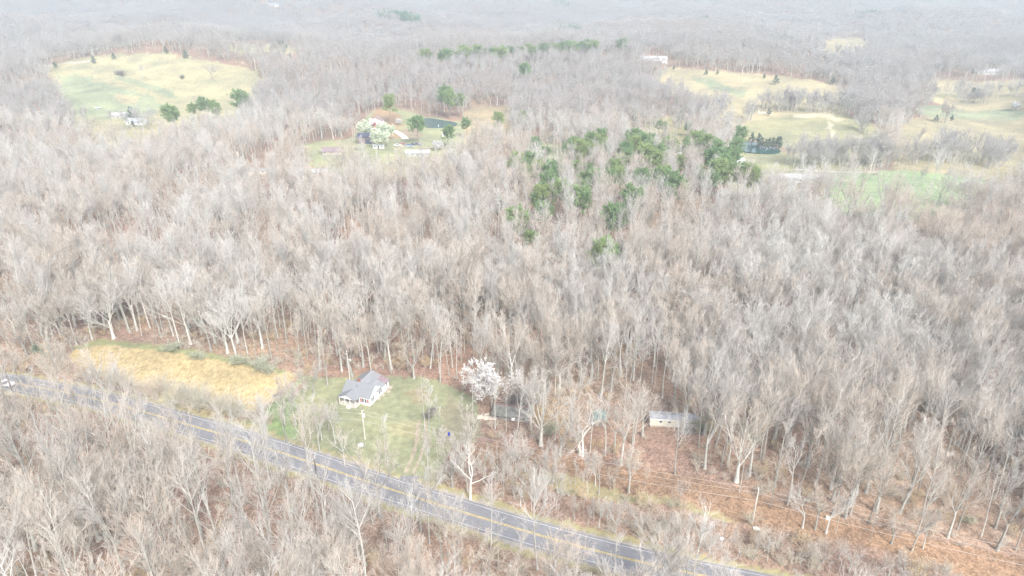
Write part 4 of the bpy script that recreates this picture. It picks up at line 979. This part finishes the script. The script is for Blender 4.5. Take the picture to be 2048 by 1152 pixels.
# hand-placed landmark trees: pixel of the base, form index, scale
HERO = [(629, 793, 6, .80), (655, 770, 3, .8), (742, 742, 1, .95), (828, 757, 7, .95), (905, 735, 1, 1.0), (1062, 800, 7, .72), (1160, 910, 6, .92), (1228, 905, 4, .92),
        (1285, 872, 7, 1.05), (1356, 1010, 6, .50), (1258, 985, 3, .62), (1262, 915, 0, 1.05), (1350, 950, 2, 1.0), (858, 880, 9, 1.2), (850, 868, 8, 1.15), (880, 876, 10, .8), (947, 855, 8, 1.1), (990, 858, 9, 1.15), (1012, 862, 10, 1.0), (925, 862, 10, .7), (1035, 862, 1, .85), (532, 880, 4, .8), (640, 905, 5, .72), (575, 885, 3, .7), (1110, 880, 9, 1.1), (1140, 884, 2, .9), (1180, 905, 8, 1.2), (1210, 912, 2, 1.0),
        (690, 930, 4, .62), (780, 955, 3, .58), (905, 975, 6, .72), (1090, 1010, 3, .62), (1737, 1046, 1, 1.0), (1832, 1070, 0, 1.0), (1895, 1075, 3, 1.0), (1994, 1100, 3, 1.05), (1664, 1030, 0, 1.0), (1575, 1010, 2, .95), (1478, 985, 8, 1.1), (1540, 1013, 9, 1.1),
        (1690, 1035, 4, 1.0), (1700, 1030, 2, .95), (450, 690, 5, 1.15), (120, 745, 11, .95), (70, 700, 3, 1.1), (200, 840, 4, 1.0), (40, 1040, 6, 1.05), (1470, 730, 7, 1.1), (1670, 700, 6, 1.1), (620, 640, 7, 1.1)]
near_list = []
hero_xy = []
for (qx, qy, k, s) in HERO:
    hx, hy, hz = at(qx, qy); near_list.append((hx, hy, k, s * .82)); hero_xy.append((hx, hy))
hero_xy = np.array(hero_xy)
# roadside belts of smaller trees: in front of the lawn, and between the road and the litter strip
belt = []
for i in range(5200):
    a = RNG.uniform(-75, 95); o_ = 6.8 + 15 * RNG.rand() ** 1.4; b = float(road_y(a)) + o_ / math.cos(math.atan(float(road_slope(a))))
    c = gz(a, b); qx, qy, _ = project(a, b, c)
    if qx < 470 or qx > 2150: continue
    if qx < 1000 and (RNG.rand() > .13 or o_ > 15 or 780 < qx < 850): continue
    k = int(RNG.choice([3, 4, 5, 6, 7, 8, 9])); s = RNG.uniform(.42, .72) if qx < 1000 else RNG.uniform(.24, .58)
    if any((a - u) ** 2 + (b - w) ** 2 < (9.5 if qx < 1000 else 5.5) for u, w, _, _ in belt): continue
    A, B, C_ = np.array([a]), np.array([b]), np.array([c]); hit = False
    for poly, ymax in PROTECT:
        for kq in (.4, .55, .7, .85, .97):
            for sx in (-1.5, 1.5):
                hx, hy, _ = project(A + sx, B, C_ + near_meshes[k][3] * s * kq)
                if b < ymax and inpoly(hx, hy, poly)[0]: hit = True
    if not hit: belt.append((a, b, k, s))
near_list += belt; print('belt', len(belt))
kk = kind_pick(near_xy[:, 0], near_xy[:, 1])
for i, (a, b) in enumerate(near_xy):
    if (((hero_xy - [a, b]) ** 2).sum(1) < 12).any(): continue
    s = size_near[i] * RNG.uniform(.80, 1.10)
    near_list.append((a, b, int(kk[i]), s))
# the 300 that show largest stand as trees of their own
near_arr = np.array([(a, b) for a, b, _, _ in near_list]); nz_ = ground(near_arr[:, 0], near_arr[:, 1]); hs = np.array([near_meshes[k][3] * s for _, _, k, s in near_list])
bx, by, dep = project(near_arr[:, 0], near_arr[:, 1], nz_); tx, ty, dt = project(near_arr[:, 0], near_arr[:, 1], nz_ + hs)
vis = np.clip((np.minimum(by, 1152) - np.maximum(ty, 0)) / np.maximum(by - ty, 1), 0, 1) * ((np.minimum(bx, tx) < 2048) & (np.maximum(bx, tx) > 0))
score = (hs / dep) * np.sqrt(vis) * np.where(vis > .12, 1, 0); score[:len(HERO)] += 10
order = np.argsort(-score); chosen = set(order[:300].tolist())

LAND = [((15, 768), 'white pickup'), ((350, 750), 'stubble field'), ((735, 785), 'white farmhouse'), ((728, 850), 'transformer pole'), ((985, 745), 'white blossom tree'),
        ((1015, 832), 'abandoned house'), ((1200, 838), 'teal-roofed shed'), ((1345, 842), 'cream mobile home'), ((1508, 1015), 'pale utility pole'), ((815, 965), 'asphalt apron'),
        ((898, 870), 'blue barrel'), ((637, 940), 'dark leaning pole'), ((830, 890), 'sandy track'), ((1655, 1037), 'cut stump'), ((100, 1152), 'bottom left corner'), ((1960, 1152), 'bottom right corner'),
        ((1000, 1152), 'middle of the bottom edge'), ((500, 1152), 'left part of the bottom edge'), ((1500, 1152), 'road at the bottom edge'), ((2048, 800), 'right edge'), ((0, 950), 'left edge')]
def where(px, py):
    best = min(LAND, key=lambda l: (l[0][0] - px) ** 2 + (l[0][1] - py) ** 2 * 1.6); dx, dy = px - best[0][0], py - best[0][1]
    v = 'below' if dy > 0 else 'above'; hh = 'right of' if dx > 0 else 'left of'
    if best[1].endswith(('corner', 'edge')): return 'near the ' + best[1], math.hypot(dx, dy)
    if abs(dy) > 2.2 * abs(dx): r = v + ' the'
    elif abs(dx) > 2.2 * abs(dy): r = hh + ' the'
    else: r = v + ' and ' + hh + ' the'
    return r + ' ' + best[1], math.hypot(dx, dy)
ORD = ['closest', 'second closest', 'third closest', 'fourth closest', 'fifth closest', 'sixth closest', 'seventh closest', 'eighth closest', 'ninth closest', 'tenth closest'] + [w + ' closest' for w in
       'eleventh twelfth thirteenth fourteenth fifteenth sixteenth seventeenth eighteenth nineteenth twentieth'.split()]
pend = {}
stuff_pts = []                                             # (x, y, z, variant, rot, scale)
TEMPL_USED = set()
def plant_copy(k, x_, y_, s):
    f, tm, cm, H = near_meshes[k]
    r = empty('bare_tree', (x_, y_, gz(x_, y_) - .1), RNG.rand() * 6.28); r.scale = (s * RNG.uniform(.92, 1.08), s * RNG.uniform(.92, 1.08), s)
    r.rotation_euler[0] = RNG.normal() * .03; r.rotation_euler[1] = RNG.normal() * .03
    obj_of('trunk', tm, r); obj_of('crown', cm, r)
    r['category'] = 'tree'; r['group'] = 'bare winter trees near the road and farmhouse'; return r
for i, (a, b, k, s) in enumerate(near_list):
    if i in chosen:
        r = plant_copy(k, a, b, s); mx_, my_ = (bx[i] * .5 + tx[i] * .5), (by[i] * .5 + ty[i] * .5)
        wh, d = where(float(np.clip(bx[i], -50, 2100)), float(by[i])); szw = 'small ' if s < .68 else 'large ' if s > 1.05 else ''
        pend.setdefault(szw + ADJ[FORMS[k]] + ' bare tree ' + wh, []).append((d, r))
    else:
        stuff_pts.append((a, b, gz(a, b), k, RNG.rand() * 6.28, s))
for lab, L in pend.items():
    L.sort(key=lambda q: q[0])
    for j, (d, r) in enumerate(L): r['label'] = lab if len(L) == 1 else lab + ', ' + ORD[min(j, len(ORD) - 1)]

# middle and far woods
mid_off, MIDF = 12, ['straight', 'straight', 'forked', 'forked', 'broad', 'slender', 'slender', 'broad']
x, y = scatter(262, 420, 6.5, .82, 60); X = [x]; Y = [y]
x, y = scatter(420, 800, 7.1, .82, 60); X.append(x); Y.append(y)
x, y = scatter(800, 1250, 7.6, .80, 25); X.append(x); Y.append(y)
x = np.concatenate(X); y = np.concatenate(Y); z = ground(x, y)
# hollows left open on the wooded slope
ok = keep_mask(x, y, z, np.full(len(x), 19.0)); ok &= ~((sines(x, y, 38, 41) < -1.25) & (y < 520))
x, y, z = x[ok], y[ok], z[ok]; st = stand(x, y) + .7 * RNG.normal(size=len(x)); a = RNG.randint(0, 1000, len(x))
pinezone = inpoly(*project(x, y, z)[:2], [(990, 300), (1080, 300), (1530, 320), (1530, 400), (1300, 500), (1240, 560), (980, 540)])
for i in range(len(x)):
    L = [4, 7] if st[i] > .75 else [2, 3] if st[i] > -.05 else [0, 1] if st[i] > -.8 else [5, 6]
    if pinezone[i]: L = [0, 5, 6]
    k = L[a[i] % 2] + (mid_off if y[i] < 560 else mid_off + len(MIDF))
    stuff_pts.append((x[i], y[i], z[i], k, RNG.rand() * 6.28, RNG.uniform(.72, 1.05) * (.9 if y[i] > 420 else 1)))
# sparse trees along the hedgerows and creek on the right
for (qx, qy, n, sx_, sy_) in [(1640, 330, 70, 60, 12), (1750, 330, 60, 60, 14), (1880, 320, 60, 60, 14), (1700, 212, 45, 70, 7), (1560, 218, 45, 60, 5), (1650, 224, 45, 80, 5), (1730, 236, 26, 30, 7), (1960, 195, 26, 80, 4), (1860, 196, 14, 50, 3), (1950, 205, 20, 70, 4), (1880, 246, 8, 40, 2), (1725, 262, 12, 12, 9), (1990, 330, 40, 40, 14),
                               (150, 250, 20, 35, 8), (270, 258, 12, 40, 4), (287, 160, 1, .1, .1), (424, 158, 1, .1, .1), (1830, 372, 3, 20, 6), (60, 300, 24, 60, 5), (1440, 225, 24, 18, 6), (1400, 300, 2, 3, 3), (1500, 238, 10, 10, 4)]:
    for _ in range(n):
        a, b, c = at(qx + RNG.normal() * sx_ * .5, qy + RNG.normal() * sy_ * .5); stuff_pts.append((a, b, c, mid_off + len(MIDF) + RNG.randint(0, 8), RNG.rand() * 6.28, RNG.uniform(.5, .85)))
# far woods: patches of trees
PATCH0 = mid_off + 2 * len(MIDF)
x, y = scatter(1250, 2600, 24, .80, 60); X = [x]; Y = [y]
x, y = scatter(2600, 6500, 34, .80, 60); X.append(x); Y.append(y)
x = np.concatenate(X); y = np.concatenate(Y); z = ground(x, y)
ok = ~in_far_clearing(x, y, z, 14.0); x, y, z = x[ok], y[ok], z[ok]
sc_ = np.where(y > 2600, 1.25, .9)
gp = sines(x, y, 420, 51)
for i in range(len(x)):
    k = PATCH0 + RNG.randint(0, 4); 
    if gp[i] > 1.45: k = PATCH0 + 4
    stuff_pts.append((x[i], y[i], z[i] - .5, k, RNG.rand() * 6.28, sc_[i] * RNG.uniform(.9, 1.15)))

def patch(seed, n=14, size=26, ever=False):
    rng = np.random.RandomState(seed); sets = []; parts = []
    for i in range(n):
        cx, cy_, = (rng.rand(2) - .5) * size; H = 14 + 6 * rng.rand()
        if ever:
            P = np.zeros((1, 2, 3)); P[0, 1, 2] = H * .8; sets.append((P + [cx, cy_, 0], np.array([[.3, .1]]), 3))
            C = rng.normal(size=(70, 3)) * [1.6, 1.6, 3.2] + [cx, cy_, H * .62]; v, f = leaf_quads(C, 1.7, rng, 1.2); parts.append((v, f)); continue
        P, r = trunk_line(H * .9, .26, rng, n=4, wob=.03, top=.06)
        Q, q, L, t = shoots(P, r, 9, .4, .98, 42, 9, lambda t, i: H * (.34 - .2 * ((t - .4) / .6)), 2, .14, .08, .5, .1, rng)
        B, b, _, _ = shoots(Q, q, 7, .2, 1.0, 42, 12, H * .13, 2, .10, .06, .3, .1, rng)
        for S in ((P, r, 3), (Q, q, 3), (B, b, 3)): sets.append((S[0] + np.array([cx, cy_, 0]), S[1], S[2]))
    tv = tubes(sets); return tv, parts

templates = []
for i, (f, tm, cm, H) in enumerate(near_meshes):            # near shapes again, both parts in one mesh
    tk, cr, H = bare_tree(f, 100 + i, 1); v1, f1 = tubes(tk); v2, f2 = tubes(cr)
    V, F = join([(v1, f1), (v2, f2)]); me = np_mesh('tree shape', V, F, M['bark']); me.materials.append(M['twig'])
    me.polygons.foreach_set('material_index', np.concatenate([np.zeros(len(f1), np.int32), np.ones(len(f2), np.int32)])); templates.append(me)
for lod in (1, 2):
    for i, f in enumerate(MIDF):
        tk, cr, H = bare_tree(f, 300 + i, lod); v1, f1 = tubes(tk); v2, f2 = tubes(cr)
        V, F = join([(v1, f1), (v2, f2)]); me = np_mesh('tree shape', V, F, M['bark']); me.materials.append(M['twig'] if lod == 1 else M['far_twig'])
        me.polygons.foreach_set('material_index', np.concatenate([np.zeros(len(f1), np.int32), np.ones(len(f2), np.int32)])); templates.append(me)
for i in range(5):
    tv, parts = patch(500 + i, ever=(i == 4))
    if parts: V, F = join([tv] + parts); me = np_mesh('tree patch', V, F, M['evergreen'])
    else: me = np_mesh('tree patch', tv[0], tv[1], M['far_twig'])
    templates.append(me)

def instanced(name, pts, meshes, label, kind='stuff'):
    """one object whose geometry nodes set a shape from MESHES on each of its points"""
    pts = np.array(pts, float); n = len(pts)
    me = bpy.data.meshes.new(name); me.vertices.add(n); me.vertices.foreach_set('co', pts[:, :3].astype(np.float32).ravel())
    a = me.attributes.new('vi', 'INT', 'POINT'); a.data.foreach_set('value', pts[:, 3].astype(np.int32))
    a = me.attributes.new('rz', 'FLOAT_VECTOR', 'POINT'); v = np.zeros((n, 3), np.float32); v[:, 2] = pts[:, 4]; v[:, 0] = RNG.normal(size=n) * .03; v[:, 1] = RNG.normal(size=n) * .03; a.data.foreach_set('vector', v.ravel())
    a = me.attributes.new('sz', 'FLOAT_VECTOR', 'POINT'); s = pts[:, 5:6] * np.array([[1, 1, 1]]) * (1 + .08 * RNG.normal(size=(n, 3))); a.data.foreach_set('vector', s.astype(np.float32).ravel())
    o = bpy.data.objects.new(name, me); COL.objects.link(o)
    ng = bpy.data.node_groups.new(name, 'GeometryNodeTree'); ng.interface.new_socket('Geometry', in_out='INPUT', socket_type='NodeSocketGeometry'); ng.interface.new_socket('Geometry', in_out='OUTPUT', socket_type='NodeSocketGeometry')
    gi = ng.nodes.new('NodeGroupInput'); go = ng.nodes.new('NodeGroupOutput'); ip = ng.nodes.new('GeometryNodeInstanceOnPoints'); gti = ng.nodes.new('GeometryNodeGeometryToInstance')
    for m_ in reversed(meshes):
        to = bpy.data.objects.new('shape', m_); oi = ng.nodes.new('GeometryNodeObjectInfo'); oi.inputs['Object'].default_value = to; oi.inputs['As Instance'].default_value = True
        ng.links.new(oi.outputs['Geometry'], gti.inputs[0])
    def attr(nm, ty):
        q = ng.nodes.new('GeometryNodeInputNamedAttribute'); q.data_type = ty; q.inputs['Name'].default_value = nm; return q.outputs['Attribute']
    e2r = ng.nodes.new('FunctionNodeEulerToRotation'); ng.links.new(attr('rz', 'FLOAT_VECTOR'), e2r.inputs[0])
    ng.links.new(gi.outputs[0], ip.inputs['Points']); ng.links.new(gti.outputs[0], ip.inputs['Instance']); ip.inputs['Pick Instance'].default_value = True
    ng.links.new(attr('vi', 'INT'), ip.inputs['Instance Index']); ng.links.new(e2r.outputs[0], ip.inputs['Rotation']); ng.links.new(attr('sz', 'FLOAT_VECTOR'), ip.inputs['Scale'])
    ng.links.new(ip.outputs[0], go.inputs[0]); md = o.modifiers.new('shapes', 'NODES'); md.node_group = ng
    tag(o, label, None, None, kind); return o
instanced('winter_woods', stuff_pts, templates, 'grey and tan bare winter woods rolling to the hazy hills'); 
print('woods points', len(stuff_pts), 'own trees', len(chosen))

# ------------------------------------------------------------------ undergrowth
bm_ = []
for i in range(4):
    S, _ = bush(700 + i, 2.6 + .5 * i); bm_.append(np_mesh('brush shape', *tubes(S), M['brush']))
for i in range(2):
    S, B = bush(720 + i, 3.2); rng = np.random.RandomState(i); idx = np.repeat(np.arange(len(B)), 2); C = B[idx, 1] + rng.normal(size=(len(idx), 3)) * .12
    v2, f2 = leaf_quads(C, .16, rng, 1.5); v1, f1 = tubes(S); V, F = join([(v1, f1), (v2, f2)])
    me = np_mesh('leafy brush shape', V, F, M['brush']); me.materials.append(M['tan_leaf']); me.polygons.foreach_set('material_index', np.concatenate([np.zeros(len(f1), np.int32), np.ones(len(f2), np.int32)])); bm_.append(me)
x, y = scatter(90, 300, 3.6, .80, 60); z = ground(x, y); ok = ~in_near_clearing(x, y, z) & (np.abs(road_off(x, y)) > 5.6); ok &= sines(x, y, 24, 61) + RNG.normal(size=len(x)) * .5 > -.2
for poly, ym in PROTECT[:7]:
    px, py, _ = project(x, y, z + 1.5); ok &= ~(inpoly(px, py, poly) & (y < ym))
for bx_, by_ in BUILT: ok &= (x - bx_) ** 2 + (y - by_ - 4) ** 2 > 60
off = road_off(x, y); thick = (off > 5.5) & (off < 16) & (y < 200)
x, y, z, thick = x[ok], y[ok], z[ok], thick[ok]
bp = [(x[i], y[i], z[i], (RNG.randint(0, 4) if RNG.rand() > .16 else RNG.randint(4, 6)), RNG.rand() * 6.28, RNG.uniform(.45, 1.0) * (1.35 if thick[i] else 1)) for i in range(len(x))]
# thicket between the stubble field and the road
for _ in range(70):
    q = RNG.rand(); a, b, c = at(60 + 480 * q + RNG.normal() * 12, 752 + 96 * q + RNG.normal() * 9)
    if road_off(a, b) > 6: bp.append((a, b, c, RNG.randint(0, 4), RNG.rand() * 6.28, RNG.uniform(1.2, 2.1)))
instanced('undergrowth', bp, bm_, 'thin tan brush and saplings under the bare trees'); print('brush', len(bp))

# ------------------------------------------------------------------ trees and bushes of their own kinds
def kit(name, parts, label, cat, x_, y_, s=1.0, group=None, rz=None, sxy=1.0, zoff=-.1):
    r = empty(name, (x_, y_, gz(x_, y_) + zoff), RNG.rand() * 6.28 if rz is None else rz); r.scale = (s * sxy, s * sxy, s)
    for nm, me in parts: obj_of(nm, me, r)
    tag(r, label, cat, group); return r
PINES = []
for i in range(5):
    t_, c_ = pine(800 + i, 17, 1.5); PINES.append([('trunk', mesh_of('trunk', t_, 'pine_bark')), ('crown', mesh_of('crown', c_, 'pine'))])
CEDARS = []
for i in range(3):
    t_, c_ = pine(830 + i, 10, .9, True, .26); CEDARS.append([('trunk', mesh_of('trunk', t_, 'dark_bark')), ('crown', mesh_of('crown', c_, 'cedar'))])
PLAB = ['green pine', 'full green pine', 'rounded green pine']
PL = [((1350, 300), 'white cottage'), ((1480, 325), 'small pond shed'), ((878, 246), 'far dark pond'), ((734, 280), 'brown barn'), ((300, 165), 'left pasture'), ((1607, 360), 'long grey barn'), ((1030, 320), 'left end of the pine stand'),
      ((1260, 400), 'lone round pine'), ((1050, 470), 'lowest left pines'), ((1200, 490), 'lowest pine clump'), ((1050, 92), 'ridge crest'), ((1530, 290), 'grey blue pond'), ((1310, 240), 'tan nook'), ((1150, 290), 'green lawn strip'), ((1600, 250), 'mid right pasture')]
def label_all(items, noun, lands):
    d = {}
    for px, py, r in items:
        best = min(lands, key=lambda l: (l[0][0] - px) ** 2 + 2.5 * (l[0][1] - py) ** 2); dx, dy = px - best[0][0], py - best[0][1]
        rel = ('right of' if dx > 0 else 'left of') if abs(dx) > abs(dy) * 1.5 else ('below' if dy > 0 else 'above')
        d.setdefault(noun + ' ' + rel + ' the ' + best[1], []).append((math.hypot(dx, dy), r))
    for lab, L in d.items():
        L.sort(key=lambda q: q[0])
        for j, (_, r) in enumerate(L): r['label'] = lab if len(L) == 1 else lab + ', ' + ORD[min(j, len(ORD) - 1)]
items = []
for i, (px, py, s) in enumerate(pines):
    s *= 1.22; H = 17 * s; a, b, c = at(px, py + 1, H); items.append((px, py, kit('pine_tree', PINES[i % 5], None, 'tree', a, b, s, 'green pines', None, RNG.uniform(.82, 1.05))))
label_all(items, 'green pine', PL)
items = []
for i, (px, py) in enumerate(ridge):
    s = RNG.uniform(.75, 1.5); a, b, c = at(px, py + 1 + RNG.normal() * 1.5, 17 * s); items.append((px, py, kit('pine_tree', PINES[i % 5], None, 'tree', a, b, s, 'pines along the far ridge', None, 1.3)))
items.sort(key=lambda q: q[0])
for i, q in enumerate(items): q[2]['label'] = 'hazy pine on the far ridge crest, ' + (['leftmost'] + [w for w in 'second third fourth fifth sixth seventh eighth ninth tenth eleventh twelfth thirteenth fourteenth fifteenth sixteenth seventeenth eighteenth nineteenth twentieth'.split()] + ['twenty-first', 'twenty-second', 'twenty-third', 'twenty-fourth', 'twenty-fifth'])[i] + (' from the left' if i else ' of its row')
items = []
for i, (px, py, s) in enumerate(cedars):
    s *= .8; H = 10 * s; a, b, c = at(px, py + 1, H); items.append((px, py, kit('cedar_tree', CEDARS[i % 3], None, 'tree', a, b, s, 'dark cedars', None, 1.7)))
label_all(items, 'dark cedar', PL + [((140, 120), 'left pasture crest'), ((1300, 122), 'long ridge house'), ((1500, 145), 'far right pasture crest'), ((1900, 165), 'far right tan field'), ((560, 90), 'far tan knoll'), ((75, 695), 'stubble field left end'), ((1958, 795), 'right edge woods'), ((1880, 228), 'right green strip')])

# white blossoming trees
fl = flowering(901, 15.5, 8.5, .29, 1, True, 7); x_, y_, z_ = at(985, 838); x_, y_, z_ = at(984, 815)
r = kit('blossoming_tree', [('trunk', mesh_of('trunk', fl[0], 'bark')), ('crown', mesh_of('crown', fl[1], 'twig')), ('blossom', mesh_of('blossom', fl[2], 'blossom'))], 'tree covered in pure white blossom above the abandoned house', 'tree', x_, y_, 1.0, None, .6)
pr = flowering(905, 10, 6.5, .62, 1, False, 3); PR = [('trunk', mesh_of('trunk', pr[0], 'bark')), ('crown', mesh_of('crown', pr[1], 'twig')), ('blossom', mesh_of('blossom', pr[2], 'pear'))]
for (px, py, s, l) in [(731, 277, 1.25, 'pale blossoming pear tree behind the left end of the brown barn'), (773, 281, 1.25, 'pale blossoming pear tree right of the barn, upper of two'), (763, 297, 1.3, 'pale blossoming pear tree in front of the barn, lower of two')]:
    a, b, c = at(px, py); kit('pear_tree', PR, l, 'tree', a, b, s, 'pear trees by the barn')
PW = [('trunk', PR[0][1]), ('crown', PR[1][1]), ('blossom', mesh_of('blossom', pr[2], 'blossom'))]
a, b, c = at(798, 250); kit('blossoming_tree', PW, 'white flowering bush tree by the far gravel bank', 'tree', a, b, .5)
a, b, c = at(2028, 222); kit('blossoming_tree', PW, 'white flowering tree at the right edge beside the green strip', 'tree', a, b, .8)
a, b, c = at(875, 302); kit('blossoming_tree', PW, 'pale greenish tree right of the junk car row', 'tree', a, b, .7)

# pale sycamores that stand out
SY = []
for i in range(2):
    tk, cr, H = bare_tree('sycamore', 950 + i, 0); SY.append([('trunk', mesh_of('trunk', tubes(tk), 'sycamore', True)), ('crown', mesh_of('crown', tubes(cr), 'sycamore'))])
for i, (px, py, s, l) in enumerate([(941, 998, .8, 'white-barked sycamore leaning over the far road edge right of the apron'), (1066, 825, .62, 'small white-barked sycamore right of the abandoned house'), (1740, 345, .8, 'white-barked sycamore behind the green meadow'), (315, 618, .8, 'white-barked sycamore with crooked limbs above the stubble field'),
        (1165, 912, .85, 'white-barked tree rising left of the teal-roofed shed'), (225, 660, .8, 'pale crooked sycamore in the left woods above the stubble field'), (1648, 345, .6, 'thin white-barked tree beside the long grey barn')]):
    a, b, c = at(px, py); kit('sycamore_tree', SY[i % 2], l, 'tree', a, b, s)

# bushes standing alone
S, B = bush(970, 3.4, 26, .03, 7); rng = np.random.RandomState(3); 
DB = [('branches', np_mesh('branches', *tubes(S), M['dark_bark']))]
S2, B2 = bush(971, 3.4, 26, .03, 7); idx = np.repeat(np.arange(len(B2)), 3); C = B2[idx, 1] + rng.normal(size=(len(idx), 3)) * .15
GB = [('branches', np_mesh('branches', *tubes(S2), M['brush'])), ('leaves', np_mesh('leaves', *leaf_quads(C[::3], .15, rng), M['greenleaf']))]
for (px, py, s, l, K) in [(857, 836, .6, 'dark tangled leafless bush between thin trunks right of the farmhouse', DB), (866, 826, .5, 'smaller dark tangle behind the bush right of the farmhouse', DB), (1046, 812, 1.5, 'dark vine tangle behind the abandoned house', DB), (1020, 812, 1.2, 'dark bush left of the vine tangle behind the abandoned house', DB),
        (364, 158, 1.2, 'round dark bush alone in the left pasture', DB), (246, 152, 1.7, 'wide grey thicket bush in the left pasture', DB), (236, 150, 1.3, 'lower left bush of the pasture thicket', DB), (345, 700, .9, 'green leafing bush on the far headland of the stubble field', GB), (395, 716, .8, 'green leafing bush mid headland of the stubble field', GB),
        (480, 728, 1.0, 'green leafing bush above the stubble field, right part', GB), (520, 735, 1.1, 'large green leafing bush at the right end of the headland', GB), (535, 742, .9, 'low green bush where headland meets the lawn', GB), (75, 702, .7, 'green bush left of the stubble field', GB),
        (1490, 872, 1.0, 'green leafing sapling right of the mobile home', GB), (1405, 862, 1.0, 'grey green bush at the right end of the mobile home', GB), (1100, 868, .9, 'green leafing bush between abandoned house and teal-roofed shed', GB), (716, 300, .9, 'green bush below the brown barn', GB), (1938, 1046, .5, 'small green bush at the lower right wood edge', GB)]:
    a, b, c = at(px, py); g_ = K is GB and px < 560; kit('bush', K, l, 'bush', a, b, s * (.75 if g_ else 1), None, None, 1.9 if g_ else 1.2)

# ------------------------------------------------------------------ haze
b = MB(); b.box(-9500, 20, -95, 9500, 10400, 135)
hz = bpy.data.materials.new('haze'); hz.use_nodes = True; nt = hz.node_tree; nt.nodes.remove(nt.nodes['Principled BSDF'])
pv = nt.nodes.new('ShaderNodeVolumePrincipled'); pv.inputs['Color'].default_value = (.73, .82, .86, 1); pv.inputs['Density'].default_value = HAZE_DENSITY; pv.inputs['Anisotropy'].default_value = .2
nt.links.new(pv.outputs[0], nt.nodes['Material Output'].inputs['Volume'])
if HAZE_DENSITY > 0:
    b = MB(); b.box(-10800, -60, -130, 10800, 10900, 135); o = b.build('haze', hz); tag(o, 'thin pale haze over the whole valley', None, None, 'stuff')
